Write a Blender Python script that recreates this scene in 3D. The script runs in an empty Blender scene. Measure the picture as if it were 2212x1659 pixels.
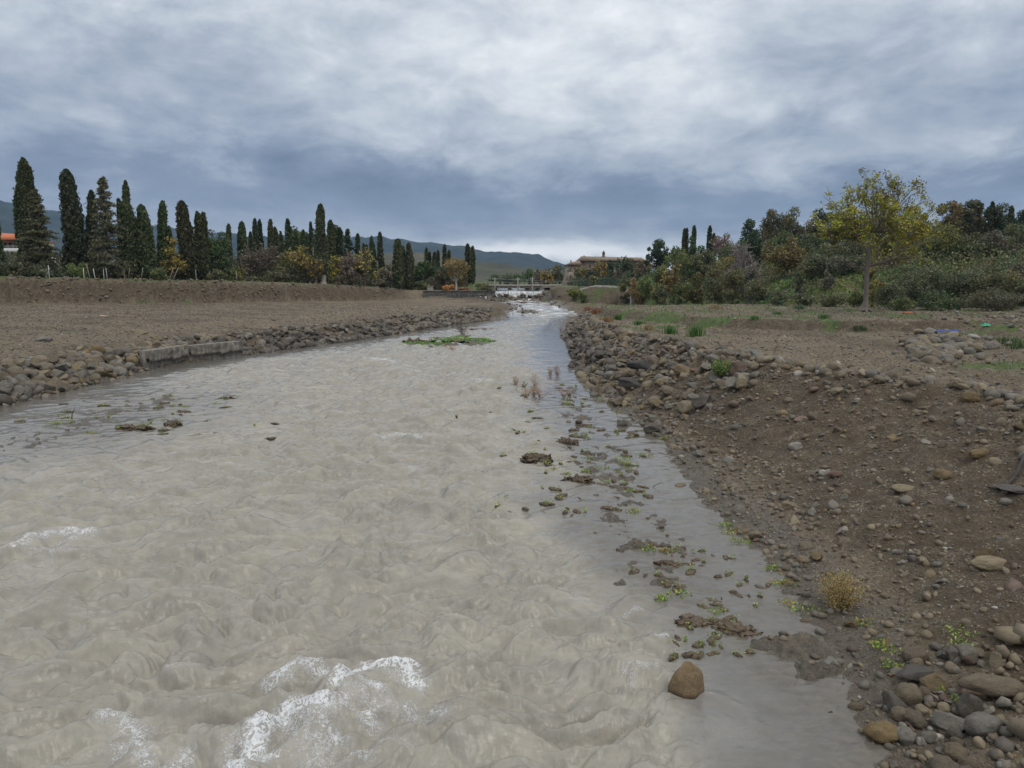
import bpy, math, random
import numpy as np
from mathutils import Vector, Matrix, noise as mnoise

# ------------------------------------------------------------------ camera
sc = bpy.context.scene
col = sc.collection
CAMZ = 6.0
FPX = 1536.0                      # focal length in units of a 2212 px wide view
PITCH = math.atan((829.5-604.0)/FPX)
cam_d = bpy.data.cameras.new('camera'); cam = bpy.data.objects.new('camera', cam_d); col.objects.link(cam)
cam.location = (0, 0, CAMZ); cam.rotation_euler = (math.pi/2-PITCH, 0, 0)
cam_d.sensor_width = 36.0; cam_d.lens = 36.0*FPX/2212.0
cam_d.clip_start = 0.1; cam_d.clip_end = 20000
sc.camera = cam
sc.render.engine = 'CYCLES'
sc.cycles.max_bounces = 6
sc.cycles.volume_bounces = 0
sc.view_settings.view_transform = 'Standard'; sc.view_settings.look = 'None'
sc.view_settings.exposure = 0.22; sc.view_settings.gamma = 1.0

# ------------------------------------------------------------------ sky and sun
SUN_EL, SUN_AZ = math.radians(58), math.radians(140)   # azimuth measured from +Y towards +X
wd = bpy.data.worlds.new('World'); sc.world = wd; wd.use_nodes = True
nt = wd.node_tree; nt.nodes.clear()
class G:
    """tiny helper that writes shader nodes"""
    def __init__(s, nt): s.nt = nt
    def n(s, t, **k):
        o = s.nt.nodes.new(t)
        for a, b in k.items(): setattr(o, a, b)
        return o
    def link(s, a, b): s.nt.links.new(a, b)
    def m(s, op, a, b=None, c=None, clamp=False):
        o = s.n('ShaderNodeMath', operation=op); o.use_clamp = clamp
        for i, v in enumerate((a, b, c)):
            if v is None: continue
            if isinstance(v, (int, float)): o.inputs[i].default_value = v
            else: s.link(v, o.inputs[i])
        return o.outputs[0]
    def mix(s, f, a, b, blend='MIX'):
        o = s.n('ShaderNodeMix', data_type='RGBA', blend_type=blend)
        for k, v in ((0, f), (6, a), (7, b)):
            if isinstance(v, (int, float)): o.inputs[k].default_value = v
            elif isinstance(v, tuple): o.inputs[k].default_value = tuple(v)+((1,) if len(v) == 3 else ())
            else: s.link(v, o.inputs[k])
        return o.outputs[2]
    def noise(s, vec, scale, detail=4, rough=0.55, dist=0.0):
        o = s.n('ShaderNodeTexNoise'); o.inputs['Scale'].default_value = scale
        o.inputs['Detail'].default_value = detail; o.inputs['Roughness'].default_value = rough
        o.inputs['Distortion'].default_value = dist
        if vec is not None: s.link(vec, o.inputs['Vector'])
        return o.outputs['Fac']
    def ramp(s, f, pts):
        o = s.n('ShaderNodeValToRGB'); e = o.color_ramp.elements
        while len(e) > 1: e.remove(e[-1])
        for i, (p, c) in enumerate(pts):
            if isinstance(c, (int, float)): c = (c, c, c)
            x = e[0] if i == 0 else e.new(p)
            x.position = p; x.color = tuple(c)+(1,)
        if isinstance(f, (int, float)): o.inputs[0].default_value = f
        else: s.link(f, o.inputs[0])
        return o.outputs[0]
    def mapr(s, v, a, b, c=0.0, d=1.0, smooth=False):
        o = s.n('ShaderNodeMapRange'); o.interpolation_type = 'SMOOTHSTEP' if smooth else 'LINEAR'
        s.link(v, o.inputs[0])
        for i, x in enumerate((a, b, c, d)): o.inputs[i+1].default_value = x
        return o.outputs[0]
g = G(nt)
tc = g.n('ShaderNodeTexCoord'); sep = g.n('ShaderNodeSeparateXYZ'); g.link(tc.outputs['Generated'], sep.inputs[0])
dx, dy, dz = sep.outputs
az = g.m('ARCTAN2', dx, dy)
el = g.m('ARCSINE', dz)
# cloud deck seen in perspective: direction divided by height
hz = g.m('ADD', g.m('MAXIMUM', dz, 0.0), 0.10)
px_, py_ = g.m('DIVIDE', dx, hz), g.m('DIVIDE', dy, hz)
cv = g.n('ShaderNodeCombineXYZ'); g.link(px_, cv.inputs[0]); g.link(py_, cv.inputs[1])
av = g.n('ShaderNodeCombineXYZ'); g.link(az, av.inputs[0]); g.link(g.m('MULTIPLY', el, 2.0), av.inputs[1])
n1 = g.noise(cv.outputs[0], 0.55, 7, 0.55, 0.35)
n2 = g.noise(av.outputs[0], 6.5, 8, 0.60, 0.3)
n3 = g.noise(av.outputs[0], 2.6, 3, 0.5, 0.2)
n4 = g.noise(av.outputs[0], 2.4, 3, 0.5, 0.2)
wav = g.n('ShaderNodeCombineXYZ'); g.link(g.m('ADD', az, 5.3), wav.inputs[0]); g.link(g.m('MULTIPLY', el, 2.2), wav.inputs[1])
w2 = g.noise(wav.outputs[0], 5.0, 4, 0.55)
azw = g.m('ADD', az, g.m('MULTIPLY', g.m('SUBTRACT', w2, 0.5), 0.30))
elw = g.m('ADD', el, g.m('MULTIPLY', g.m('SUBTRACT', n2, 0.5), 0.10))
def blob(xV, yV, sx, sy, amp, tilt=0.0):
    vx, vy = (xV-1106)/FPX, (829.5-yV)/FPX
    c, s_ = math.cos(PITCH), math.sin(PITCH)
    d = Vector((vx, c+vy*s_, -s_+vy*c)).normalized()
    a0, e0 = math.atan2(d.x, d.y), math.asin(d.z)
    da = g.m('SUBTRACT', azw, a0); de = g.m('SUBTRACT', elw, e0)
    de = g.m('SUBTRACT', de, g.m('MULTIPLY', da, tilt))
    q = g.m('ADD', g.m('POWER', g.m('ABSOLUTE', g.m('DIVIDE', da, sx/FPX)), 2.0), g.m('POWER', g.m('ABSOLUTE', g.m('DIVIDE', de, sy/FPX)), 2.0))
    return g.m('MULTIPLY', g.m('EXPONENT', g.m('MULTIPLY', q, -1.0)), amp)
base = g.ramp(g.m('MULTIPLY', el, 1.0/0.9), [(0.0, 0.52), (0.03, 0.50), (0.075, 0.36), (0.12, 0.36), (0.19, 0.46), (0.34, 0.60), (0.6, 0.80), (1.0, 0.90)])
B = base
for a in [(1250, 190, 330, 110, 0.11), (1500, 60, 500, 90, 0.06), (1600, 260, 330, 60, 0.08), (1020, 330, 200, 45, 0.05),
          (1230, 548, 210, 30, 0.58), (1000, 560, 140, 18, 0.30), (850, 160, 140, 60, 0.05), (560, 360, 330, 70, -0.09), (760, 385, 260, 50, -0.13), (1150, 440, 380, 38, -0.10),
          (350, 400, 250, 40, -0.05), (60, 240, 90, 70, 0.03), (300, 500, 220, 30, 0.12), (620, 130, 260, 60, -0.07), (160, 330, 200, 50, -0.04), (120, 120, 300, 80, -0.02),
          (1950, 260, 260, 40, -0.07), (2150, 270, 150, 30, 0.14), (1800, 420, 450, 38, -0.02), (2050, 405, 260, 34, -0.15), (1700, 350, 300, 25, 0.07),
          (700, 500, 200, 24, 0.05), (1450, 480, 200, 22, 0.05), (2100, 60, 200, 80, -0.05)]:
    B = g.m('ADD', B, blob(*a))
B = g.m('ADD', B, g.m('MULTIPLY', g.m('SUBTRACT', n1, 0.5), 0.36))
B = g.m('ADD', B, g.m('MULTIPLY', g.m('SUBTRACT', n2, 0.5), 0.72))
n6 = g.noise(av.outputs[0], 17.0, 6, 0.6, 0.25)
B = g.m('ADD', B, g.m('MULTIPLY', g.m('SUBTRACT', n6, 0.5), 0.24))
n5 = g.noise(cv.outputs[0], 2.6, 8, 0.62, 0.5)
B = g.m('ADD', B, g.m('MULTIPLY', g.m('SUBTRACT', n5, 0.5), 0.14))
B = g.m('ADD', B, g.m('MULTIPLY', g.m('SUBTRACT', n3, 0.5), 0.16))
ccol = g.ramp(B, [(0.08, (0.135, 0.175, 0.255)), (0.30, (0.225, 0.275, 0.37)), (0.46, (0.37, 0.42, 0.50)), (0.62, (0.56, 0.605, 0.66)), (0.82, (0.83, 0.855, 0.875)), (1.0, (0.96, 0.965, 0.97))])
sky = g.n('ShaderNodeTexSky', sky_type='NISHITA'); sky.sun_disc = False
sky.sun_elevation = SUN_EL; sky.sun_rotation = SUN_AZ
sky.dust_density = 3.0
nis = g.mix(1.0, sky.outputs[0], (0.09, 0.09, 0.09), 'MULTIPLY')
final = g.mix(0.94, nis, ccol)
bg = g.n('ShaderNodeBackground'); g.link(final, bg.inputs[0]); bg.inputs[1].default_value = 1.0
wo = g.n('ShaderNodeOutputWorld'); g.link(bg.outputs[0], wo.inputs[0])

sl = bpy.data.lights.new('sun', 'SUN'); sl.energy = 1.0; sl.angle = math.radians(25); sl.color = (1.0, 0.96, 0.9)
so = bpy.data.objects.new('sun', sl); col.objects.link(so)
sd = Vector((math.sin(SUN_AZ)*math.cos(SUN_EL), math.cos(SUN_AZ)*math.cos(SUN_EL), math.sin(SUN_EL)))
so.rotation_euler = sd.to_track_quat('Z', 'Y').to_euler(); so.location = (0, 0, 60)

# ------------------------------------------------------------------ helpers
C_, S_ = math.cos(PITCH), math.sin(PITCH)
def P(x, y, z=0.0):
    """ground point seen at view position (x, y) when the ground lies at height z"""
    vx, vy = (x-1106)/FPX, (829.5-y)/FPX
    t = (CAMZ-z)/(S_-vy*C_)
    return np.array((vx*t, t*(C_+vy*S_)))
def at(x, Y):
    return np.array(((x-1106)/FPX*Y*C_, Y))
def z_at(y, Y):
    vy = (829.5-y)/FPX
    t = Y/(C_+vy*S_)
    return CAMZ+t*(-S_+vy*C_)
def tag(o, label=None, cat=None, group=None, kind=None):
    if label: o['label'] = label
    if cat: o['category'] = cat
    if group: o['group'] = group
    if kind: o['kind'] = kind
    return o
def empty(name, loc, rz=0.0):
    o = bpy.data.objects.new(name, None); o.location = loc; o.rotation_euler = (0, 0, rz); o.empty_display_size = 0.3
    col.objects.link(o); return o
def mesh_np(name, V, Fs, mat=None, smooth=False, colr=None, attrs=None):
    """V (n,3); Fs: array (m,k) or a list of such arrays"""
    if not isinstance(Fs, list): Fs = [Fs]
    Fs = [np.asarray(f, dtype=np.int32) for f in Fs if len(f)]
    me = bpy.data.meshes.new(name)
    V = np.ascontiguousarray(V, dtype=np.float32)
    me.vertices.add(len(V)); me.vertices.foreach_set('co', V.ravel())
    tot = sum(f.size for f in Fs); npoly = sum(len(f) for f in Fs)
    me.loops.add(tot); me.loops.foreach_set('vertex_index', np.concatenate([f.ravel() for f in Fs]))
    me.polygons.add(npoly)
    ls = []; off = 0
    for f in Fs:
        k = f.shape[1]; ls.append(off+np.arange(len(f), dtype=np.int32)*k); off += f.size
    me.polygons.foreach_set('loop_start', np.concatenate(ls))
    if smooth: me.polygons.foreach_set('use_smooth', np.ones(npoly, dtype=bool))
    me.update(calc_edges=True)
    if colr is not None:
        a = me.color_attributes.new('tint', 'FLOAT_COLOR', 'POINT')
        c = np.ones((len(V), 4), dtype=np.float32); c[:, :3] = colr
        a.data.foreach_set('color', c.ravel())
    for k, v in (attrs or {}).items():
        a = me.attributes.new(k, 'FLOAT', 'POINT'); a.data.foreach_set('value', np.asarray(v, dtype=np.float32))
    if mat: me.materials.append(mat)
    return me
def link(name, me, parent=None, loc=(0, 0, 0), rot=(0, 0, 0), sc_=(1, 1, 1)):
    o = bpy.data.objects.new(name, me); o.location = loc; o.rotation_euler = rot; o.scale = sc_
    if parent is not None: o.parent = parent
    col.objects.link(o); return o

_rt = np.random.RandomState(11)
_perm = _rt.permutation(256); _ang = _rt.rand(256)*2*math.pi
_gx, _gy = np.cos(_ang), np.sin(_ang)
def perlin(x, y, seed=0):
    x = np.asarray(x, dtype=np.float64)+seed*17.31; y = np.asarray(y, dtype=np.float64)-seed*9.77
    xi = np.floor(x).astype(np.int64); yi = np.floor(y).astype(np.int64); xf = x-xi; yf = y-yi
    u = xf*xf*xf*(xf*(xf*6-15)+10); v = yf*yf*yf*(yf*(yf*6-15)+10)
    def gr(i, j, fx, fy):
        h = _perm[(_perm[(xi+i) & 255]+yi+j) & 255]
        return _gx[h]*fx+_gy[h]*fy
    a = gr(0, 0, xf, yf); b = gr(1, 0, xf-1, yf); c = gr(0, 1, xf, yf-1); d = gr(1, 1, xf-1, yf-1)
    return (a+(b-a)*u+((c+(d-c)*u)-(a+(b-a)*u))*v)*1.5
def fbm(x, y, oct=4, seed=0, gain=0.5):
    s = 0; a = 1.0; f = 1.0
    for o in range(oct):
        s = s+a*perlin(x*f, y*f, seed+o*3); a *= gain; f *= 2.03
    return s
def sst(a, b, x):
    t = np.clip((x-a)/(b-a), 0, 1); return t*t*(3-2*t)
def dist_line(X, Y, pts):
    d = np.full(X.shape, 1e18)
    for (x0, y0), (x1, y1) in zip(pts[:-1], pts[1:]):
        ex, ey = x1-x0, y1-y0; L = ex*ex+ey*ey+1e-12
        t = np.clip(((X-x0)*ex+(Y-y0)*ey)/L, 0, 1)
        q = (X-x0-t*ex)**2+(Y-y0-t*ey)**2
        d = np.minimum(d, q)
    return np.sqrt(d)
def inside(X, Y, poly):
    r = np.zeros(X.shape, dtype=bool); n = len(poly)
    for i in range(n):
        x0, y0 = poly[i]; x1, y1 = poly[(i+1) % n]
        if y0 == y1: continue
        c = ((y0 > Y) != (y1 > Y)) & (X < (x1-x0)*(Y-y0)/(y1-y0)+x0)
        r ^= c
    return r
def sdf(X, Y, line, close):
    """positive inside the region bounded by the polyline 'line' and closed through 'close'"""
    d = dist_line(X, Y, line)
    return np.where(inside(X, Y, list(line)+list(close)), d, -d)

# ------------------------------------------------------------------ terrain
def W(Y):
    """height of the water surface along the river"""
    return np.interp(Y, [-100, 112, 118, 121, 127, 131, 140, 149.3, 149.9, 400], [0, 0, .25, .50, .9, 1.25, 1.6, 2.0, 3.50, 3.55])
SL = [(-24, -60), (-25, 0), (-23.5, 20)]+[tuple(P(*a)) for a in [(0, 880), (160, 840), (320, 800), (540, 765), (750, 737), (900, 713), (1050, 692), (1104, 684)]]+[(-.6, 121), (1.0, 128), (1.3, 133), (-2.2, 141), (-5.0, 146), (-5.6, 150), (-5.6, 320)]
SR = [(6.0, -60), (5.2, 0)]+[tuple(P(*a)) for a in [(1890, 1659), (1845, 1530), (1760, 1380), (1690, 1250), (1560, 1130), (1480, 1045), (1430, 960), (1338, 880), (1262, 800), (1240, 745), (1221, 728), (1226, 712)]]+[(9.0, 100), (11.5, 114), (10.6, 122), (7.2, 133), (7.6, 142), (6.6, 149), (6.6, 320)]
CL = [(-4000, 320), (-4000, -60)]; CR = [(4000, 320), (4000, -60)]
BF = [(-140, 40), tuple(at(-200, 96)), tuple(at(0, 103)), tuple(at(250, 110)), tuple(at(500, 119)), tuple(at(700, 134)), tuple(at(862, 150)), tuple(at(885, 157)), tuple(at(925, 152)), tuple(at(1000, 150.5)), tuple(at(1050, 150.2))]
BFc = [(-5.7, 4000), (-4000, 4000), (-4000, 40)]
STEP = [(11.5, 96), (10.6, 86), (12.0, 78), (14.5, 66), (17, 58), (24, 50), (60, 44), (200, 40)]
STEPc = [(400, 40), (400, 96)]
EMB = [(7.5, 320), (7.5, 152), tuple(at(1188, 149)), tuple(at(1212, 142)), tuple(at(1250, 135)), tuple(at(1370, 127)), tuple(at(1405, 119)), tuple(at(1500, 106)), tuple(at(1600, 93)), tuple(at(1750, 86)), tuple(at(1900, 83)), tuple(at(2212, 74)), tuple(at(2700, 60)), (300, 20)]
EMBc = [(4000, 20), (4000, 320)]
HILL = [tuple(at(1400, 400)), tuple(at(1390, 160)), tuple(at(1430, 128)), tuple(at(1500, 112)), tuple(at(1600, 95)), tuple(at(1750, 87)), tuple(at(1900, 85)), tuple(at(2212, 76)), tuple(at(2700, 60)), (300, 20)]
HILLc = [(4000, 20), (4000, 400), (4000, 400)]
def crest_c(Y): return np.interp(Y, [0, 8, 13, 20, 27, 35, 45, 60, 80, 110, 140], [8.0, 8.0, 8.6, 8.6, 5.4, 4.4, 3.4, 2.0, 2.2, 3, 4])
def crest_z(Y): return np.interp(Y, [0, 10, 20, 30, 45, 60, 80, 110, 140], [2.5, 2.6, 2.65, 2.5, 2.2, 1.9, 1.75, 1.7, 1.2])
def terrain(X, Y, full=False):
    X = np.asarray(X, float); Y = np.asarray(Y, float)
    near = Y < 330
    R = np.hypot(X, Y)
    w = W(Y)
    wob = 0.35*fbm(X*.5, Y*.5, 3, 5)
    wobs = wob*np.interp(Y, [0, 20, 60, 120], [.55, .7, 1, 1.6])
    dL = sdf(X, Y, SL, CL)+wobs; dR = sdf(X, Y, SR, CR)+wobs
    # bed
    dd = np.maximum(dL, dR)
    bed = w-np.clip(-dd*.22, 0, .9)-0.02
    sh = np.exp(-((X-3.0)/2.6)**2)*sst(9, 14, Y)*(1-sst(38, 48, Y))
    shl = np.exp(-((X+18)/4.5)**2)*sst(20, 26, Y)*(1-sst(36, 42, Y))
    sm = np.exp(-(((X-4.6)/1.3)**2+((Y-10.6)/2.6)**2))
    isl = np.exp(-(((X+6.2)/5.4)**2+((Y-68)/5.4)**2+.35*fbm(X*.5, Y*.4, 3, 151))**1.6)
    spit = np.exp(-(((X-2.6)/3.6)**2+((Y-122)/4.0)**2)**1.3)
    spr = np.exp(-(((X-9.5)/2.6)**2+((Y-108)/7.0)**2))
    fn = fbm(X*1.6, Y*1.6, 4, 21, .6)
    fn2 = fbm(X*.45, Y*.45, 3, 33)
    shoal = np.maximum.reduce([sh*1.0, shl*.98, sm*1.12, isl*1.36, spit*1.4, spr*1.06])
    bed = np.maximum(bed, w-.55+.52*shoal+np.where(shoal > .25, (fn*.15+fn2*.05)*np.clip(shoal, 0, 1), 0))
    # left terrace
    T = np.maximum(1.40+0.018*np.clip(dL, 0, 60), np.minimum(w+.25, 2.15+sst(149.5, 150.5, Y)*2))
    zl = w+(T-w)*sst(-.1, 3.3, dL)+.03*fbm(X*.5, Y*.5, 3, 8)*sst(2, 5, dL)+.05*fn*sst(.2, 1.5, dL)+(.09*fbm(X*.22, Y*.22, 3, 141)+.07*fbm(X*1.1, Y*1.1, 4, 143, .65))*sst(2, 5, dL)-.10*np.exp(-((np.abs(dL-11)-1.1)/.45)**2)
    zl = zl+.10*fbm(X*.9, Y*.9, 2, 44)*sst(.3, 1.2, dL)*(1-sst(3.5, 5, dL))
    u = X/np.maximum(Y, 1)
    plat = np.interp(u, [-1.2, -.72, -.557, -.394, -.264, -.175, -.14, -.115, -.05, .05], [6.7, 6.45, 6.1, 5.75, 5.25, 4.3, 3.9, 3.5, 3.45, 3.9])
    dB = sdf(X, Y, BF, BFc)+.8*fbm(X*.30, Y*.30, 5, 61, .62)
    plat = np.maximum(plat, np.where(dL > 0, w+.15, 0))+.12*fbm(X*.2, Y*.2, 3, 71)+sst(2, 30, dB)*.3+sst(4, 22, dB)*1.25*sst(-.2, -.13, u)
    fb = np.clip(dB/2.3, 0, 1)**.8
    fb = fb+.05*fbm(X*.8, Y*.8, 3, 65)*np.sin(np.pi*np.clip(dB/2.3, 0, 1))
    zl = np.where(dB > 0, np.maximum(zl, zl+(plat-zl)*fb), zl)
    # right bank
    cc = crest_c(Y)+.5*fbm(X*.15, Y*.25, 2, 3); cz = crest_z(Y)
    s = dR/np.maximum(cc, .5)
    prof = np.where(s < 1, np.interp(s, [0, .10, .22, .5, .85, 1.0], [0, .03, .13, .50, .93, 1.0]), 1.0)
    steep = sst(28, 55, Y)
    prof = prof*(1-steep)+steep*np.clip(s, 0, 1)**.6
    zr = w+(np.maximum(cz-w, .3))*prof
    zr = zr+np.where(s > 1, (dR-cc)*.014, 0).clip(0, .9)
    zr = zr+.16*np.exp(-((s-1)/.16)**2)*(1+fbm(X*.5, Y*.5, 3, 91))*np.interp(Y, [0, 10, 60, 80], [1, 1, .5, 0])
    zr = zr+np.clip(s, 0, 1)*(.08*fbm(X*.7, Y*.7, 3, 14)+.06*fn+.08*fbm(X*.35, Y*1.1, 3, 147))*np.where(s < 1.1, 1.6, 1)
    rut = np.sin(np.clip((dR-cc-4.5)/1.0, -3.14, 3.14))*.035*sst(0, 1, s-1)
    zr = zr+rut
    dS = sdf(X, Y, STEP, STEPc)+.4*fbm(X*.5, Y*.5, 3, 31)
    zr = np.where(dR > 0, zr+.75*np.clip(dS/1.1, 0, 1)**.8, zr)
    dE = sdf(X, Y, EMB, EMBc)+.6*fbm(X*.3, Y*.3, 3, 41)
    embz = np.interp(u, [.03, .17, .2], [4.3, 4.9, 5.0])
    fe = np.where(u < .2, np.clip(dE/3.2, 0, 1)**.8, 0)
    zr = np.where((dR > 0) & (dE > 0), zr+np.maximum(embz-zr, 0)*fe, zr)
    dH = sdf(X, Y, HILL, HILLc)+.8*fbm(X*.18, Y*.18, 3, 51)
    hz_ = 4.3*sst(0, 15, dH)+.035*np.clip(dH-8, 0, 60)+.25*fbm(X*.3, Y*.3, 4, 53, .6)*sst(0, 4, dH)
    zr = zr+np.where(dH > 0, hz_, 0)
    zr = zr+.9*np.exp(-((X-32)/5)**2-((Y-42)/4)**2)*(1+.5*fbm(X*.5, Y*.5, 3, 19))
    z = np.where(dL > 0, np.maximum(zl, bed), np.where(dR > 0, np.maximum(zr, bed), bed))
    far = 4.8+.5*fbm(X*.01, Y*.01, 2, 81)
    z = z+(far-z)*sst(260, 420, R)
    if not full: return z
    soil = np.zeros_like(z)
    soil = np.maximum(soil, np.where(dR > 0, sst(.12, .3, s)*(1-sst(.9, 1.08, s)), 0)*(1-sst(40, 60, Y)*.5))
    soil = np.maximum(soil, np.where((dB > -.5) & (dL > 0), 1-sst(1.9, 2.5, dB), 0)*sst(-.5, .1, dB))
    soil = np.maximum(soil, np.where((dE > -.5) & (u < .22) & (dR > 0), 1-sst(3.0, 4.2, dE), 0))
    soil = np.maximum(soil, np.where((dS > -.4) & (dS < 1.3) & (dR > 0), .9, 0))
    gn = fbm(X*.22, Y*.22, 4, 101, .6)
    grass = np.zeros_like(z)
    grass = np.maximum(grass, np.where((dB > 2.1) & (dL > 0), sst(2.1, 2.7, dB)*(.75+.5*gn), 0))
    rp = np.where((dR > 0) & (s > 1.1), sst(42, 66, Y+gn*10)*.40+gn*.75*sst(35, 60, Y)+sst(12, 20, X-.35*Y)*.0, 0)
    rp = np.where((dE > 4), np.maximum(rp, .7+.4*gn), rp)
    rp = np.where((dH > 1), .80+.5*gn, rp)
    rp = np.where((dR > 0) & (u > .62) & (s > 1.6), np.maximum(rp, .15+.8*gn), rp)
    grass = np.maximum(grass, np.clip(rp, 0, 1))
    grass = np.maximum(grass, np.where((isl > .25), .85+.6*fn2, 0))
    soil = np.maximum(soil, np.where((dL > 0) & (dB < 0), np.clip(.36+1.0*fbm(X*.12, Y*.3, 5, 131, .65)-1.1*np.exp(-((dL-11)/4.0)**2), 0, .9), 0))
    soil = np.maximum(soil, np.where((dL > 0) & (dL < 5), .75, 0))
    soil = np.maximum(soil, np.where((dR > 0) & (s > 1) & (dH < 1), np.clip(.22+1.0*fbm(X*.3, Y*.12, 5, 137, .65)-.6*np.exp(-((dR-cc-5)/3.0)**2), 0, .8), 0))
    strip = np.where((dL > 0) & (dB < 0), sst(-4.5, -2.0, dB)*(gn*1.6)*np.where(u < -.45, 1, .2), 0)
    grass = np.maximum(grass, np.clip(strip, 0, 1))
    grass = np.where(R > 330, .7+.3*gn, grass)
    hgt = z-w
    mud = np.where(near, 1-sst(.04, .30, hgt), 0)*np.where(dd < 3, 1, 0)
    return z, np.clip(grass, 0, 1), np.clip(soil, 0, 1), np.clip(mud, 0, 1), dL, dR, s
def gz(x, y): return float(terrain(np.array([x]), np.array([y]))[0])

def hit(x, y, zmax=7.0):
    """first point of the terrain met by the ray through view position (x, y)"""
    zz = np.linspace(zmax, -.3, 500); vx, vy = (x-1106)/FPX, (829.5-y)/FPX; t = (CAMZ-zz)/(S_-vy*C_); t = np.where(t > 0, t, 1e9)
    t = t[zz < CAMZ-.05]; zz = zz[zz < CAMZ-.05]; X = vx*t; Y = t*(C_+vy*S_); k = Y < 400; X, Y, zz = X[k], Y[k], zz[k]
    h_ = terrain(X, Y) >= zz; i = int(np.argmax(h_)) if h_.any() else len(zz)-1
    return np.array([X[i], Y[i]]), float(zz[i])

def polar(az_list, r_list):
    A, Rr = np.meshgrid(az_list, r_list); return Rr*np.sin(A), Rr*np.cos(A)
def grid_faces(nr, na, wrap):
    i = np.arange(nr-1)[:, None]*na; k = np.arange(na if wrap else na-1)[None, :]
    a = i+k; b = i+(k+1) % na
    return np.stack([a, b, b+na, a+na], -1).reshape(-1, 4)
# ------------------------------------------------------------------ materials for the setting
def newmat(name):
    m = bpy.data.materials.new(name); m.use_nodes = True; n = m.node_tree; n.nodes.clear(); g = G(n)
    out = g.n('ShaderNodeOutputMaterial'); b = g.n('ShaderNodeBsdfPrincipled'); g.link(b.outputs[0], out.inputs[0])
    return m, g, b
def bump(g, h, strength, dist, normal=None):
    o = g.n('ShaderNodeBump'); o.inputs['Strength'].default_value = strength; o.inputs['Distance'].default_value = dist
    g.link(h, o.inputs['Height'])
    if normal is not None: g.link(normal, o.inputs['Normal'])
    return o.outputs[0]
def attr(g, name, out='Fac'):
    a = g.n('ShaderNodeAttribute', attribute_name=name); return a.outputs[out]

def ground_mat():
    m, g, b = newmat('ground_mat')
    geo = g.n('ShaderNodeNewGeometry'); pos = geo.outputs['Position']
    grass, soil, mud = attr(g, 'grass'), attr(g, 'soil'), attr(g, 'mud')
    nA = g.noise(pos, 0.35, 5, .6); nB = g.noise(pos, 2.2, 6, .65); nC = g.noise(pos, 14.0, 5, .7); nD = g.noise(pos, 55.0, 3, .6)
    def vor(scale, feat='F1'):
        o = g.n('ShaderNodeTexVoronoi', feature=feat); o.inputs['Scale'].default_value = scale; g.link(pos, o.inputs['Vector']); return o
    v1, v2 = vor(9.0), vor(26.0)
    def cellcol(v, pts):
        s = g.n('ShaderNodeSeparateColor'); g.link(v.outputs['Color'], s.inputs[0]); return g.ramp(s.outputs[0], pts), s.outputs[1]
    cc1, r1 = cellcol(v1, [(0, (.050, .043, .038)), (.3, (.105, .086, .069)), (.55, (.145, .117, .088)), (.8, (.180, .148, .112)), (.97, (.28, .25, .21))])
    cc2, r2 = cellcol(v2, [(0, (.060, .050, .043)), (.35, (.118, .097, .079)), (.7, (.180, .148, .117)), (.98, (.34, .31, .27))])
    fine = g.ramp(nC, [(.25, (.080, .064, .051)), (.5, (.138, .113, .092)), (.75, (.200, .168, .140))])
    big = g.ramp(nA, [(.3, (.85, .84, .83)), (.7, (1.16, 1.13, 1.1))])
    st1 = g.m('MULTIPLY', g.mapr(r1, .45, .55), g.mapr(v1.outputs['Distance'], .50, .40))
    st2 = g.m('MULTIPLY', g.mapr(r2, .35, .45), g.mapr(v2.outputs['Distance'], .52, .40))
    grav = g.mix(st2, fine, cc2); grav = g.mix(st1, grav, cc1); grav = g.mix(1.0, grav, big, 'MULTIPLY'); grav = g.mix(1.0, grav, (1.04, 1.03, .99), 'MULTIPLY')
    sfine = g.ramp(g.m('ADD', g.m('MULTIPLY', nB, .5), g.m('MULTIPLY', nC, .5)), [(.3, (.042, .031, .022)), (.5, (.080, .060, .043)), (.7, (.125, .097, .071))])
    so2 = g.mix(g.m('MULTIPLY', st2, g.mapr(nB, .42, .6)), sfine, cc2); so1 = g.mix(g.m('MULTIPLY', st1, g.mapr(nB, .5, .56)), so2, cc1)
    cA = g.mix(1.0, g.mix(soil, grav, so1), (1.06, 1.06, .93), 'MULTIPLY')
    gr = g.ramp(g.m('ADD', g.m('MULTIPLY', nB, .55), g.m('MULTIPLY', nC, .45)), [(.30, (.040, .048, .018)), (.47, (.064, .100, .026)), (.60, (.112, .135, .048)), (.74, (.19, .165, .095))])
    gm = g.m('MULTIPLY', grass, 1.0)
    gmask = g.mapr(g.m('ADD', gm, g.m('MULTIPLY', g.m('SUBTRACT', nC, .5), .9)), .42, .66)
    cB = g.mix(gmask, cA, gr)
    mu = g.ramp(nB, [(.3, (.060, .050, .040)), (.5, (.098, .084, .066)), (.7, (.140, .122, .098))])
    cC = g.mix(g.m('MULTIPLY', mud, .85), cB, mu)
    g.link(cC, b.inputs['Base Color'])
    g.link(g.mapr(mud, 0.0, 1.0, .88, .30), b.inputs['Roughness'])
    b.inputs['Specular IOR Level'].default_value = .35
    h = g.m('ADD', g.m('MULTIPLY', nC, .6), g.m('MULTIPLY', nD, .3))
    h = g.m('ADD', h, g.m('MULTIPLY', g.m('SUBTRACT', .5, v1.outputs['Distance']), g.m('MULTIPLY', st1, 1.3)))
    h = g.m('ADD', h, g.m('MULTIPLY', g.m('SUBTRACT', .5, v2.outputs['Distance']), g.m('MULTIPLY', st2, .6)))
    g.link(bump(g, h, 1.0, .07), b.inputs['Normal'])
    return m

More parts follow.
